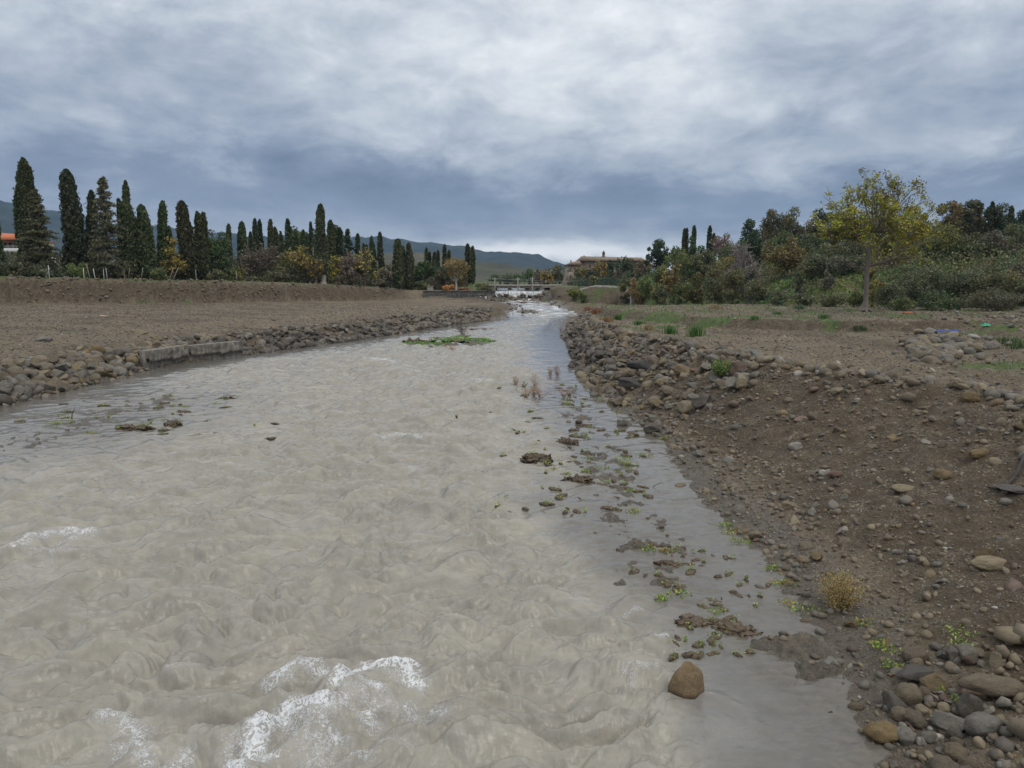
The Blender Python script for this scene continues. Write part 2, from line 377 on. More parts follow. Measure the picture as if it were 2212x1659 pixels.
azs = np.concatenate([np.linspace(-math.pi, math.radians(-46), 70, endpoint=False), np.linspace(math.radians(-46), math.radians(46), 1150), np.linspace(math.radians(46), math.pi, 70, endpoint=False)[1:]])
rs = np.concatenate([np.geomspace(1.2, 5, 24, endpoint=False), np.geomspace(5, 170, 640, endpoint=False), np.geomspace(170, 9000, 110)])
GX, GY = polar(azs, rs)
gzv, g_gr, g_so, g_mu, _, _, _ = terrain(GX.ravel(), GY.ravel(), True)
Vg = np.stack([GX.ravel(), GY.ravel(), gzv], 1)
Vg = np.vstack([Vg, [[0, 0, -1.0]]])
ctr = len(Vg)-1
fan = np.stack([np.arange(len(azs)), np.full(len(azs), ctr), (np.arange(len(azs))+1) % len(azs)], 1)
f = grid_faces(len(rs), len(azs), True)[:, ::-1]
ap = lambda a, v: np.append(a, v)
me = mesh_np('ground', Vg, [f, fan], ground_mat(), True, None, {'grass': ap(g_gr, 0), 'soil': ap(g_so, 0), 'mud': ap(g_mu, 1)})
tag(link('ground', me), kind='structure')

# ------------------------------------------------------------------ river water
FOAM = [([(1452, 1503), (1487, 1512), (1524, 1500)], .42, .05), ([(1430, 1520), (1400, 1560)], .25, .08), ([(500, 1700), (560, 1620), (625, 1560), (700, 1575)], 1.0, .16), ([(600, 1500), (650, 1470), (700, 1480)], .8, .14), ([(735, 1520), (740, 1490), (800, 1465), (870, 1455), (900, 1490)], 1.0, .15),
        ([(735, 1530), (800, 1550), (880, 1560), (940, 1570)], .6, .16), ([(655, 1445), (660, 1460)], .6, .07), ([(700, 1440), (715, 1450)], .8, .06),
        ([(225, 1560), (270, 1550), (300, 1610), (320, 1659)], .7, .14), ([(700, 1660), (660, 1600)], .6, .3), ([(330, 1700), (400, 1650)], .7, .15), ([(40, 1700), (230, 1640)], .3, .2),
        ([(40, 1195), (90, 1160), (150, 1150), (190, 1165)], .8, .18), ([(80, 1200), (130, 1190)], .5, .2),
        ([(430, 1012), (490, 1005)], .5, .2), ([(410, 1025), (470, 1030)], .35, .2), ([(600, 1140), (640, 1155)], .25, .2), ([(395, 1170), (540, 1150)], .22, .3), ([(380, 1190), (500, 1185)], .2, .3),
        ([(810, 945), (860, 940), (905, 950)], .65, .22), ([(850, 925), (890, 920)], .4, .2), ([(800, 780), (850, 783)], .7, .4), ([(850, 795), (880, 800)], .4, .3), ([(1020, 822), (1060, 828)], .6, .25), ([(880, 820), (960, 822)], .25, .3),
        ([(1340, 1330), (1380, 1320)], .45, .08), ([(1425, 1390), (1440, 1375)], .7, .05), ([(1360, 1490), (1370, 1450), (1430, 1455)], .5, .10), ([(1340, 1560), (1360, 1530)], .3, .1), ([(1470, 1560), (1560, 1590)], .25, .3),
        ([(885, 1010), (910, 1020)], .5, .15), ([(690, 1345), (705, 1335)], .4, .05), ([(1015, 1330), (1030, 1325)], .3, .06), ([(500, 780), (560, 775)], .3, .4), ([(580, 735), (700, 745)], .2, .6), ([(970, 1600), (1040, 1590)], .3, .15), ([(900, 1640), (1100, 1650)], .25, .3),
        ([(560, 1130), (650, 1120)], .25, .25), ([(250, 1010), (300, 1000)], .2, .2)]
raz = np.linspace(math.radians(-43), math.radians(30), 1050)
razc = np.concatenate([np.linspace(math.radians(-115), math.radians(-43), 40, endpoint=False), raz, np.linspace(math.radians(30), math.radians(115), 50)[1:]])
rr = np.concatenate([np.geomspace(.3, 5.5, 60, endpoint=False), np.geomspace(5.5, 60, 620, endpoint=False), np.geomspace(60, 240, 260)])
WX, WY = polar(razc, rr); WX = WX.ravel(); WY = WY.ravel()
tz = terrain(WX, WY)
w0 = W(WY)
depth = np.clip((w0-tz)/.55, 0, 1)
dLw, dRw = sdf(WX, WY, SL, CL), sdf(WX, WY, SR, CR)
dsh = -np.maximum(dLw, dRw)
main = sst(0, 1, (-dRw+1.1*perlin(WX*.3, WY*.15, 3)+.8*perlin(WX*.9, WY*.5, 61)-np.interp(WY, [9, 14], [1.5, 2.3]))/(np.interp(WY, [8, 14, 25, 45], [4.3, 5.0, 7.0, 6.2])-np.interp(WY, [9, 14], [1.5, 2.3])))*sst(1.0, 6.5, -dLw+1.2*perlin(WX*.25, WY*.12, 4))
main = main*(1-.9*np.exp(-((WX+17.5)/6.5)**2-((WY-30)/11)**2))
main = main*np.interp(WY, [0, 20, 45, 80], [1, 1, .9, .6])
amp = .10+.90*main
wx = WX+.35*perlin(WX*.5, WY*.5, 9); wy = WY+.5*perlin(WX*.6, WY*.6, 10)
# billows: rounded humps with sharp creases between them
c_, s_ = math.cos(.35), math.sin(.35)
ux, uy = wx*c_+wy*s_, -wx*s_+wy*c_
softabs = lambda n_: np.sqrt(n_*n_+.0022)-.02
bx = [softabs(perlin(ux*.78*2.07**k+k*5, uy*1.35*2.07**k, 40+k)) for k in range(6)]
b1 = np.abs(perlin(ux*.55, uy*1.15, 1)); b2 = np.abs(perlin(ux*1.3+7, uy*2.9, 2)); b3 = np.abs(perlin(ux*2.9, uy*6.2, 3)); b4 = np.abs(perlin(ux*6.5, uy*11, 4))
bb = .66*b1+.44*b2+.15*b3+.05*b4*np.interp(WY, [0, 14, 25], [1, 1, 0])
nearw = np.interp(WY, [0, 12, 20, 40], [1, 1, .6, 0])
bb = sum(.41**k*bx[k]*(1 if k < 4 else nearw) for k in range(6))*.72
low = perlin(ux*.28, uy*.42, 6)
calm = .006*perlin(WX*3.1+WY*.6, WY*6.5, 12)+.004*perlin(WX*7-WY, WY*14, 13)
wz = w0+amp*(.52*(bb-.28)+.10*low)*np.interp(WY, [0, 9, 14], [1.15, 1.15, 1])+calm*(1-main)
foam = np.zeros_like(wz)
for pts, a_, wd_ in FOAM:
    pl = [tuple(P(*p)) for p in pts]
    d = dist_line(WX+.10*perlin(WX*3, WY*3, 17), WY+.12*perlin(WX*3, WY*3, 18), pl)
    wdd = wd_*1.7
    foam = np.maximum(foam, a_*.78*np.exp(-(d/wdd)**2)); wz = wz+.15*a_*np.exp(-(d/(wdd*1.6))**2)*np.clip(wd_/.15, .4, 1.4)
# foam trailing downstream of the breaking waves near the camera
tr = np.zeros_like(wz)
for (a, b, ra, am) in [((760, 1600), (600, 1640), 1.0, .62), ((820, 1520), (760, 1590), .7, .58), ((300, 1620), (250, 1640), .5, .5), ((130, 1180), (110, 1230), .9, .42), ((1400, 1490), (1380, 1540), .3, .25), ((1500, 1600), (1440, 1640), .7, .22), ((950, 1600), (900, 1640), .8, .22)]:
    d = dist_line(WX, WY, [tuple(P(*a)), tuple(P(*b))]); tr = np.maximum(tr, am*np.exp(-(d/ra)**2))
foam = np.maximum(foam, tr*(.6+.8*perlin(WX*2.4, WY*3.4, 23)))
cap = sst(.62, .85, bb/np.maximum(1e-3, .62+.28))*sst(.12, .4, perlin(WX*.3, WY*.35, 27))*main
foam = np.maximum(foam, cap*.34)
rap = sst(111, 117, WY)*(1-sst(149.7, 150.2, WY))
foam = np.maximum(foam, rap*(.34+.5*perlin(WX*.7, WY*.45, 29)))
foam = np.maximum(foam, rap*sst(.02, .12, np.abs(np.gradient(w0.reshape(WX.reshape(len(rr), -1).shape), axis=0).ravel()))*.42)
wz = wz+rap*.07*perlin(WX*1.5, WY*1.1, 31)
foam = np.maximum(foam, (1-sst(0, .5, np.abs(WY-148.9)))*.9)
far = sst(70, 105, WY)*(1-rap)*.10
foam = np.maximum(foam, far)
NR, NA = len(rr), len(razc)
F = grid_faces(NR, NA, False)[:, ::-1]
keep = (tz < w0+.22)[F].any(1) & ((dLw < 1.5) & (dRw < 1.5))[F].all(1) & (WY[F] < 210).all(1)
F = F[keep]
used = np.unique(F); remap = np.full(len(WX), -1); remap[used] = np.arange(len(used)); F = remap[F]
def water_mat():
    m, g, b = newmat('water_mat')
    geo = g.n('ShaderNodeNewGeometry'); pos = geo.outputs['Position']
    dep, fo, mn = attr(g, 'depth'), attr(g, 'foam'), attr(g, 'main')
    mp = g.n('ShaderNodeMapping'); g.link(pos, mp.inputs[0]); mp.inputs['Rotation'].default_value = (0, 0, -.35); mp.inputs['Scale'].default_value = (.7, 1.25, 1.0)
    n1 = g.noise(mp.outputs[0], 1.1, 6, .6, .6); n2 = g.noise(mp.outputs[0], 5.0, 6, .65, .5); n3 = g.noise(mp.outputs[0], 26.0, 4, .6, .3); n4 = g.noise(pos, 22.0, 4, .7, .4)
    silt = g.ramp(g.m('ADD', g.m('MULTIPLY', n1, .6), g.m('MULTIPLY', n2, .4)), [(.32, (.208, .195, .166)), (.5, (.275, .256, .215)), (.68, (.352, .325, .268))])
    bedc = g.ramp(n2, [(.3, (.090, .082, .070)), (.7, (.150, .135, .112))])
    deepc = g.mix(g.mapr(dep, .05, .85), bedc, g.mix(.75, silt, (.125, .125, .125)))
    body = g.mix(g.mapr(mn, .0, .7), deepc, silt)
    lace = g.m('SUBTRACT', 1.0, g.m('MULTIPLY', g.m('ABSOLUTE', g.m('SUBTRACT', g.noise(pos, 9.0, 5, .65, 1.2), .5)), 9.0), clamp=True)
    fm = g.m('ADD', g.m('MULTIPLY', fo, .9), g.m('MULTIPLY', g.m('SUBTRACT', n4, .5), .7)); fm = g.m('ADD', fm, g.m('MULTIPLY', g.m('SUBTRACT', lace, .35), .55))
    fmask = g.mapr(fm, .50, .82); fmask = g.m('MULTIPLY', fmask, g.mapr(fo, .05, .30))
    soft = g.m('MULTIPLY', g.mapr(fo, .05, .8), .30)
    colr = g.mix(fmask, g.mix(soft, body, (.50, .49, .45)), (.72, .735, .74))
    g.link(colr, b.inputs['Base Color'])
    g.link(g.m('ADD', g.mapr(fmask, 0, 1, .0, .4), g.mapr(mn, 0, .6, .07, .17)), b.inputs['Roughness'])
    b.inputs['IOR'].default_value = 1.333; b.inputs['Specular IOR Level'].default_value = .5
    h = g.m('ADD', g.m('MULTIPLY', n2, .20), g.m('MULTIPLY', n3, .22)); h = g.m('ADD', h, g.m('MULTIPLY', fmask, g.m('MULTIPLY', n4, 1.2)))
    bp = g.n('ShaderNodeBump'); bp.inputs['Distance'].default_value = .05; g.link(h, bp.inputs['Height']); g.link(g.mapr(mn, 0, 1, .22, .55), bp.inputs['Strength'])
    g.link(bp.outputs[0], b.inputs['Normal'])
    return m
WMAT = water_mat()
me = mesh_np('water', np.stack([WX, WY, wz], 1)[used], F, WMAT, True, None, {'depth': depth[used], 'foam': np.clip(foam, 0, 1)[used], 'main': main[used]})
tag(link('water', me), kind='structure')

# ------------------------------------------------------------------ distant relief
def relief(name, prof, r0, r1, r2, mat, seed, bumpy):
    a = np.linspace(math.radians(-52), math.radians(44), 420); r = np.concatenate([np.linspace(r0, r1, 60, endpoint=False), np.linspace(r1, r2, 14)])
    X, Y = polar(a, r); A, Rr = np.meshgrid(a, r)
    ta = np.tan(a); xs = 1106+ta*FPX/C_
    ev = np.array([(604-np.interp(x, [p[0] for p in prof], [p[1] for p in prof]))/FPX for x in xs])
    top = CAMZ+ev*(r1*np.cos(a))
    k = sst(r0, r1, Rr)**1.15; down = 1-.35*sst(r1, r2, Rr)
    z = 4+(top[None, :]-4)*k*down+bumpy*fbm(X/r1*14, Y/r1*14, 4, seed, .55)*k*np.where(Rr > r1*.98, .25, 1)
    z = np.where(Rr <= r0*1.001, -20, z)
    me = mesh_np(name, np.stack([X.ravel(), Y.ravel(), z.ravel()], 1), grid_faces(len(r), len(a), False)[:, ::-1], mat, True)
    return tag(link(name, me), kind='structure')
def hill_mat(name, pts, sc_, spots):
    m, g, b = newmat(name); geo = g.n('ShaderNodeNewGeometry'); pos = geo.outputs['Position']
    n = g.noise(pos, sc_, 6, .6); c = g.ramp(n, pts)
    if spots:
        v = g.n('ShaderNodeTexVoronoi'); v.inputs['Scale'].default_value = spots; g.link(pos, v.inputs['Vector'])
        c = g.mix(g.m('MULTIPLY', g.mapr(v.outputs['Distance'], .32, .22), g.mapr(g.noise(pos, sc_*2, 3), .5, .6)), c, (.03, .04, .02))
    g.link(c, b.inputs['Base Color']); b.inputs['Roughness'].default_value = .95; b.inputs['Specular IOR Level'].default_value = .1
    return m
relief('mountain', [(-700, 470), (-300, 425), (0, 448), (60, 460), (118, 475), (184, 484), (330, 500), (420, 511), (510, 516), (640, 515), (780, 523), (870, 529), (943, 535), (997, 541), (1050, 549), (1110, 552), (1142, 554), (1165, 559), (1205, 571), (1260, 583), (1330, 594), (1500, 600), (2300, 601)],
       1500, 3600, 5000, hill_mat('mountain_mat', [(.35, (.010, .018, .018)), (.5, (.018, .028, .024)), (.65, (.038, .046, .038))], .004, 0), 5, 26)
relief('hills', [(-700, 560), (0, 560), (500, 566), (800, 556), (900, 552), (960, 556), (1030, 574), (1056, 578), (1124, 583), (1190, 588), (1260, 595), (1400, 600), (2300, 600)],
       600, 1300, 1480, hill_mat('hill_mat', [(.3, (.038, .045, .026)), (.5, (.070, .068, .042)), (.7, (.105, .090, .060))], .006, .035), 9, 9)
# ------------------------------------------------------------------ object materials
def tint_mat(name, rough=.8, n_scale=3.0, n_amt=.35, bump_d=0.0, obj_color=False, spec=.3, tscale=1.0, wet=False):
    m, g, b = newmat(name)
    if obj_color:
        oi = g.n('ShaderNodeObjectInfo'); base = oi.outputs['Color']
    else: base = attr(g, 'tint', 'Color')
    tcn = g.n('ShaderNodeTexCoord'); pos = tcn.outputs['Object']
    if obj_color:   # shift the texture from stone to stone
        v = g.n('ShaderNodeVectorMath', operation='ADD'); g.link(pos, v.inputs[0])
        cx = g.n('ShaderNodeCombineXYZ'); rnd = g.m('MULTIPLY', oi.outputs['Random'], 50.0)
        for i in range(3): g.link(rnd, cx.inputs[i])
        g.link(cx.outputs[0], v.inputs[1]); pos = v.outputs[0]
    n = g.noise(pos, n_scale, 6, .65); n2 = g.noise(pos, n_scale*5, 4, .7)
    k = g.m('ADD', g.m('MULTIPLY', n, .65), g.m('MULTIPLY', n2, .35))
    c = g.mix(1.0, base, g.ramp(k, [(.25, (1-n_amt*1.3,)*3), (.5, (1, 1, 1)), (.75, (1+n_amt, 1+n_amt*.93, 1+n_amt*.85))]), 'MULTIPLY')
    g.link(c, b.inputs['Base Color']); b.inputs['Roughness'].default_value = rough; b.inputs['Specular IOR Level'].default_value = spec
    if bump_d: g.link(bump(g, k, .8, bump_d), b.inputs['Normal'])
    return m
STONE_O = tint_mat('stone_mat', .72, 3.2, .45, .10, True)
STONE_T = tint_mat('stone_rubble_mat', .75, 4.0, .40, .03)
PEB = tint_mat('pebble_mat', .7, 20.0, .25)
BARK = tint_mat('bark_mat', .9, 5.0, .45, .03)
def leaf_mat():
    m, g, b = newmat('leaf_mat'); base = attr(g, 'tint', 'Color')
    g.link(base, b.inputs['Base Color']); b.inputs['Roughness'].default_value = .6; b.inputs['Specular IOR Level'].default_value = .22
    tr = g.n('ShaderNodeBsdfTranslucent'); g.link(base, tr.inputs[0])
    mx = g.n('ShaderNodeMixShader'); mx.inputs[0].default_value = .22; g.link(b.outputs[0], mx.inputs[1]); g.link(tr.outputs[0], mx.inputs[2])
    for n in g.nt.nodes:
        if n.type == 'OUTPUT_MATERIAL': g.link(mx.outputs[0], n.inputs[0])
    return m
LEAF = leaf_mat()
def plain(name, c, rough=.8, n_scale=2.0, amt=.25, bump_d=.01, spec=.3):
    m, g, b = newmat(name); tcn = g.n('ShaderNodeTexCoord'); pos = tcn.outputs['Object']
    n = g.noise(pos, n_scale, 6, .65)
    g.link(g.mix(1.0, c, g.ramp(n, [(.3, (1-amt,)*3), (.7, (1+amt,)*3)]), 'MULTIPLY'), b.inputs['Base Color'])
    b.inputs['Roughness'].default_value = rough; b.inputs['Specular IOR Level'].default_value = spec
    if bump_d: g.link(bump(g, n, .6, bump_d), b.inputs['Normal'])
    return m

# ------------------------------------------------------------------ geometry builders
def unit(v): return v/np.maximum(np.linalg.norm(v, axis=-1, keepdims=True), 1e-9)
def segs(p0, p1, r0, r1, k=5, colr=(.1, .08, .06), rng=None):
    """tapered prisms, one per segment"""
    p0, p1 = np.asarray(p0, float), np.asarray(p1, float); n = len(p0)
    r0 = np.broadcast_to(np.asarray(r0, float), (n,)); r1 = np.broadcast_to(np.asarray(r1, float), (n,))
    d = unit(p1-p0); a = np.where(np.abs(d[:, 2:3]) < .9, np.array([[0, 0, 1.]]), np.array([[1., 0, 0]]))
    u = unit(np.cross(d, a)); v = np.cross(d, u)
    th = np.arange(k)*2*np.pi/k
    ring = u[:, None]*np.cos(th)[None, :, None]+v[:, None]*np.sin(th)[None, :, None]
    V = np.concatenate([p0[:, None]+ring*r0[:, None, None], p1[:, None]+ring*r1[:, None, None]], 1).reshape(-1, 3)
    i = np.arange(n)[:, None]*2*k; j = np.arange(k)[None]; j2 = (j+1) % k
    F = np.stack([i+j, i+j2, i+k+j2, i+k+j], -1).reshape(-1, 4)
    c = np.repeat(np.broadcast_to(np.asarray(colr, float), (n, 3)), 2*k, 0)
    return V, F, c
def join(parts):
    Vs, Fs, Cs = [], [], []; off = 0
    for V, F, c in parts:
        if len(V) == 0: continue
        Vs.append(V); Fs.append(np.asarray(F)+off); Cs.append(np.broadcast_to(c, (len(V), 3))); off += len(V)
    return np.vstack(Vs), Fs, np.vstack(Cs)
def curve(a, b, bend, n=5):
    t = np.linspace(0, 1, n)[:, None]; m = (a+b)/2+bend
    return (1-t)**2*a+2*t*(1-t)*m+t*t*b
def polyseg(pts, r0, r1):
    r = np.linspace(r0, r1, len(pts)); return pts[:-1], pts[1:], r[:-1], r[1:]
class Segs:
    def __init__(s): s.a, s.b, s.r, s.q = [], [], [], []
    def path(s, pts, r0, r1):
        a, b, r, q = polyseg(np.asarray(pts, float), r0, r1); s.a.append(a); s.b.append(b+(b-a)*.03); s.r.append(r); s.q.append(q)
    def build(s, k=5, colr=(.1, .08, .06)):
        return segs(np.vstack(s.a), np.vstack(s.b), np.concatenate(s.r), np.concatenate(s.q), k, colr)
LEAF_GAIN = 1.75
def leaves(c, size, cols, rng, up=0.0, asp=.5, wts=None, jit=.12):
    """rhombic leaf clusters at points c"""
    n = len(c); d = rng.normal(size=(n, 3)); d[:, 2] += up; d = unit(d)
    s = unit(np.cross(d, rng.normal(size=(n, 3))))
    L = np.asarray(size)*(.6+.8*rng.rand(n)); L = L[:, None]
    V = np.stack([c+d*L*.5, c+s*L*.5*asp, c-d*L*.5, c-s*L*.5*asp], 1).reshape(-1, 3)
    F = np.arange(n*4).reshape(n, 4)
    cols = np.asarray(cols, float)*LEAF_GAIN; ci = rng.choice(len(cols), n, p=wts)
    cc = cols[ci]*(1+jit*rng.normal(size=(n, 1))); cc = np.clip(cc, .005, 1)
    return V, F, np.repeat(cc, 4, 0)
def _ico(sub):
    import bmesh
    bm = bmesh.new(); bmesh.ops.create_icosphere(bm, subdivisions=sub, radius=1.0)
    V = np.array([v.co[:] for v in bm.verts]); F = np.array([[v.index for v in f.verts] for f in bm.faces]); bm.free(); return V, F
ICO = {k: _ico(k) for k in (1, 2, 3, 4)}
def stone_shape(sub, rng, angular=.5, dims=(1, .8, .6)):
    V, F = ICO[sub]; V = V.copy()
    n = 6+int(angular*8)
    for _ in range(n):
        p = unit(rng.normal(size=3)); lim = rng.uniform(.42, .74) if angular > .4 else rng.uniform(.75, .95)
        d = V@p; k = np.clip(d-lim, 0, None)*(1.0 if angular > .4 else .75); V -= k[:, None]*p
    sd_ = rng.rand(3)*50
    if sub >= 3:
        nz = np.array([mnoise.noise(Vector(v*1.4+sd_))*.16+mnoise.noise(Vector(v*4+sd_))*.045 for v in V])
        V *= (1+nz)[:, None]
    else: V *= (1+rng.uniform(-.07, .07, (len(V), 1)))
    V /= np.abs(V).max(0)
    return V*np.array(dims), F
def rotm(rng, tilt=.5):
    e = Matrix.Rotation(rng.uniform(0, 6.283), 3, 'Z') @ Matrix.Rotation(rng.normal()*tilt, 3, 'X') @ Matrix.Rotation(rng.normal()*tilt, 3, 'Y')
    return np.array(e)

def crown_clumps(rng, n, H, Wd, z0, shape='round'):
    """clump centres and radii filling a crown between z0 and H"""
    c = []; tries = 0
    while len(c) < n and tries < 5000:
        tries += 1
        p = rng.uniform(-1, 1, 3)
        q = (p[0]**2+p[1]**2)
        if shape == 'round': ok = q+p[2]**2 < 1
        elif shape == 'umbrella': ok = q < 1 and p[2] > -.6+.9*q-.5 and q+max(p[2], 0)**2 < 1
        elif shape == 'cone': ok = q < ((1-p[2])/2)**1.1
        else: ok = q+abs(p[2])**3 < 1
        if ok and q+p[2]**2 > .12: c.append(p)
    c = np.array(c); rad = rng.uniform(.26, .46, len(c))
    k = 1-rad[:, None]*.62
    c = c*k if shape != 'cone' else c*.85
    C = np.stack([c[:, 0]*Wd/2, c[:, 1]*Wd/2, (z0+H)/2+c[:, 2]*(H-z0)/2], 1)
    Rr_ = np.stack([rad*Wd/2, rad*Wd/2, rad*min(Wd, (H-z0)*1.1)/2], 1)
    top = (C[:, 2]+Rr_[:, 2]*.95).max(); bot = (C[:, 2]-Rr_[:, 2]*.9).min(); C[:, 2] = z0+(C[:, 2]-bot)*(H-z0)/(top-bot)
    for a_ in (0, 1):
        ex = (np.abs(C[:, a_])+Rr_[:, a_]*.9).max(); C[:, a_] *= (Wd/2)/ex*1.02
    return C, Rr_
def clump_leaves(rng, C, R, n, size, cols, up=.3, asp=.5, wts=None, shell=.45, colvar=.25):
    w = R[:, 0]*R[:, 2]; w = w/w.sum(); idx = rng.choice(len(C), n, p=w)
    d = unit(rng.normal(size=(n, 3))); rad = shell+(1.05-shell)*rng.rand(n)**.6
    lump = 1+.18*np.sin(d[:, 0]*7+idx)*np.sin(d[:, 1]*6+idx*2)*np.sin(d[:, 2]*7+idx*3)
    p = C[idx]+d*R[idx]*(rad*lump)[:, None]
    V, F, c = leaves(p, size, cols, rng, up, asp, wts)
    cv = 1+colvar*rng.uniform(-1, 1, len(C)); hue = rng.uniform(-1, 1, len(C))*colvar*.5
    f = np.repeat(cv[idx], 4)[:, None]*np.stack([1+np.repeat(hue[idx], 4), np.ones(n*4), 1-np.repeat(hue[idx], 4)*.5], 1)
    return V, F, np.clip(c*f, .004, 1)
def add_tree(name, label, cat, group, X, Y, crown, wood, z=None, rz=0.0, crown_name='crown', wood_name='trunk', sc_=(1, 1, 1), cmat=None):
    z = gz(X, Y)-.05 if z is None else z
    r = empty(name, (X, Y, z), rz); r.scale = sc_; tag(r, label, cat, group)
    if wood is not None:
        if not isinstance(wood, bpy.types.Mesh): V, F, c = wood; wood = mesh_np(name+'_wood', V, F, BARK, False, c)
        link(wood_name, wood, r)
    if crown is not None:
        if not isinstance(crown, bpy.types.Mesh): V, F, c = crown; crown = mesh_np(name+'_crown', V, F, cmat or LEAF, False, c)
        link(crown_name, crown, r)
    return r

# --- cypress
CY = [(.024, .038, .018), (.036, .050, .022), (.050, .062, .028), (.066, .070, .036)]
def cypress_arrays(seed, H, R, lobes, n=6500, ls=.42, cols=CY, base=.03):
    rng = np.random.RandomState(seed); parts = []
    tot = sum(l[2]*l[3] for l in lobes)
    for (ox, oy, hf, rf, b0) in lobes:
        h = H*hf; rr_ = R*rf; m = int(n*(hf*rf)/tot)
        def prof(u): return rr_*(1-.42*u**1.7)*np.sqrt(np.clip(1-u**12, 0, 1))*np.clip(.35+(u-b0)/.16, .0, 1)**.6
        u = b0+(1-b0)*(1-rng.rand(m)**1.15); th = rng.rand(m)*2*np.pi
        ph = rng.rand()*9
        lump = 1+.20*np.sin(th*4+u*26+ph)*np.sin(u*38+ph*2)+.13*np.sin(th*7-u*55)+.11*np.sin(th*2+u*14+ph)
        r = prof(u)*lump*(.90+.14*rng.rand(m))
        c = np.stack([ox*R+r*np.cos(th)+.12*np.sin(u*6+ph)*R, oy*R+r*np.sin(th), u*h], 1)
        parts.append(leaves(c, ls, cols, rng, 1.5, .55, None, .2))
        q_ = c[rng.rand(len(c)) < .05]; q_ = q_*[1, 1, 1]+unit(q_*[1, 1, 0]-[ox*R, oy*R, 0])*rng.rand(len(q_), 1)*R*.22; parts.append(leaves(q_, ls*.9, cols, rng, 1.5, .5, None, .2))
        us = np.linspace(b0, .985, 34); ths = np.linspace(0, 2*np.pi, 14, endpoint=False)
        U, T = np.meshgrid(us, ths, indexing='ij')
        lp = 1+.20*np.sin(T*4+U*26+ph)*np.sin(U*38+ph*2)+.13*np.sin(T*7-U*55)+.11*np.sin(T*2+U*14+ph)
        rc = prof(U)*lp*.86
        V = np.stack([ox*R+rc*np.cos(T)+.12*np.sin(U*6+ph)*R, oy*R+rc*np.sin(T), U*h], -1).reshape(-1, 3)
        parts.append((V, grid_faces(34, 14, True), np.array([cols[1]])))
    return join(parts)
def trunk_arrays(H, r, colr=(.13, .11, .09), seed=0, top=.6, k=8, lean=0):
    rng = np.random.RandomState(seed); t = np.linspace(0, top, 7)
    pts = np.stack([np.sin(t*4+seed)*r*.4+lean*t*H, np.cos(t*3+seed)*r*.4-r*.4*math.cos(seed), t*H], 1); pts[0, :2] = 0
    s = Segs(); s.path(pts, r, r*.35); s.path(np.array([pts[0]-[0, 0, .3], pts[0]+[0, 0, .5]]), r*1.5, r*.95)
    return join([s.build(k, colr)])

# --- limbed tree
def limbs(rng, fork, targets, r0, k2=5, k3=4, s2=1.2, s3=.6, colr=(.1, .085, .07), base=None, trunk_r=None, sag=.0, k=5, extra=None, tw=.012, forks=None):
    s = Segs(); tips = []
    if base is not None: s.path(curve(np.array(base), np.array(fork), rng.normal(size=3)*.15*[1, 1, 0], 7), trunk_r, r0*1.25)
    for i, t in enumerate(targets):
        f = np.array(fork if forks is None else forks[i], float); L = np.linalg.norm(t-f)
        pts = curve(f, t, np.array([0, 0, -.10*L+sag*L])*rng.uniform(.3, 1.5)+(t-f)*[.16, .16, -.02]+rng.normal(size=3)*.06*L, 7); s.path(pts, r0*.62, r0*.14)
        for _ in range(k2):
            q = pts[rng.randint(2, 7)]; e = t+rng.normal(size=3)*s2 if rng.rand() < .7 else q+unit(rng.normal(size=3)+unit(t-f)*.9)*s2*1.3
            p2 = curve(q, e, rng.normal(size=3)*.12*s2, 5); s.path(p2, r0*.22, max(tw, r0*.05))
            for _ in range(k3):
                q3 = p2[rng.randint(1, 5)]; e3 = e+rng.normal(size=3)*s3 if rng.rand() < .6 else q3+unit(rng.normal(size=3)+[0, 0, .35])*s3*1.4
                s.path(curve(q3, e3, rng.normal(size=3)*.1*s3, 3), max(tw, r0*.06), tw*.6); tips.append(e3); tips.append((q3+e3)/2)
    if extra: extra(s)
    return s.build(k, colr), np.array(tips)
def limb_tree(seed, H, Wd, z0f, cols, nleaf, lsize, n1=9, k2=5, k3=5, r0=.16, bark=(.11, .09, .075), spread=.35, shape='round', up=0, trunkf=.28, tw=.012, wts=None, asp=.6, per=None, leanx=0.0):
    rng = np.random.RandomState(seed)
    C, R = crown_clumps(rng, n1, H*.96, Wd*1.0, H*z0f, shape)
    fork = np.array([leanx*H*trunkf, 0, H*trunkf])
    wood, tips = limbs(rng, fork, C, r0, k2, k3, Wd*.10, Wd*.07, bark, (0, 0, -.2), r0*1.6, tw=tw)
    if nleaf:
        idx = rng.randint(0, len(tips), nleaf); p = tips[idx]+rng.normal(size=(nleaf, 3))*Wd*spread*.12
        cl = leaves(p, lsize, cols, rng, up, asp, wts, .15)
        tc_ = rng.uniform(.75, 1.25, len(tips)); V, F, c = cl; c = np.clip(c*np.repeat(tc_[idx], 4)[:, None], .004, 1)
        return (V, F, c), wood
    return None, wood
def clumpy(seed, H, Wd, z0f, cols, nleaf, lsize, n=14, shape='round', bark=(.10, .08, .065), r0=.22, up=.3, asp=.5, wts=None, shell=.4, colvar=.25, wood=True):
    rng = np.random.RandomState(seed); n = int(n*1.9)
    C, R = crown_clumps(rng, n, H, Wd*1.04, H*z0f, shape); R = R*.92
    cl = clump_leaves(rng, C, R, nleaf, lsize, cols, up, asp, wts, shell, colvar)
    wd_ = None
    if wood:
        s = Segs(); f = np.array([0, 0, H*max(.12, z0f*.85)])
        s.path(curve(np.array([0, 0, -.2]), f, rng.normal(size=3)*.1*[1, 1, 0], 6), r0*1.4, r0)
        for c in C: s.path(curve(f, c, np.array([0, 0, -.1*H])*rng.rand()+rng.normal(size=3)*.04*H, 6), r0*.55, r0*.12)
        wd_ = s.build(6, bark)
    return cl, wd_
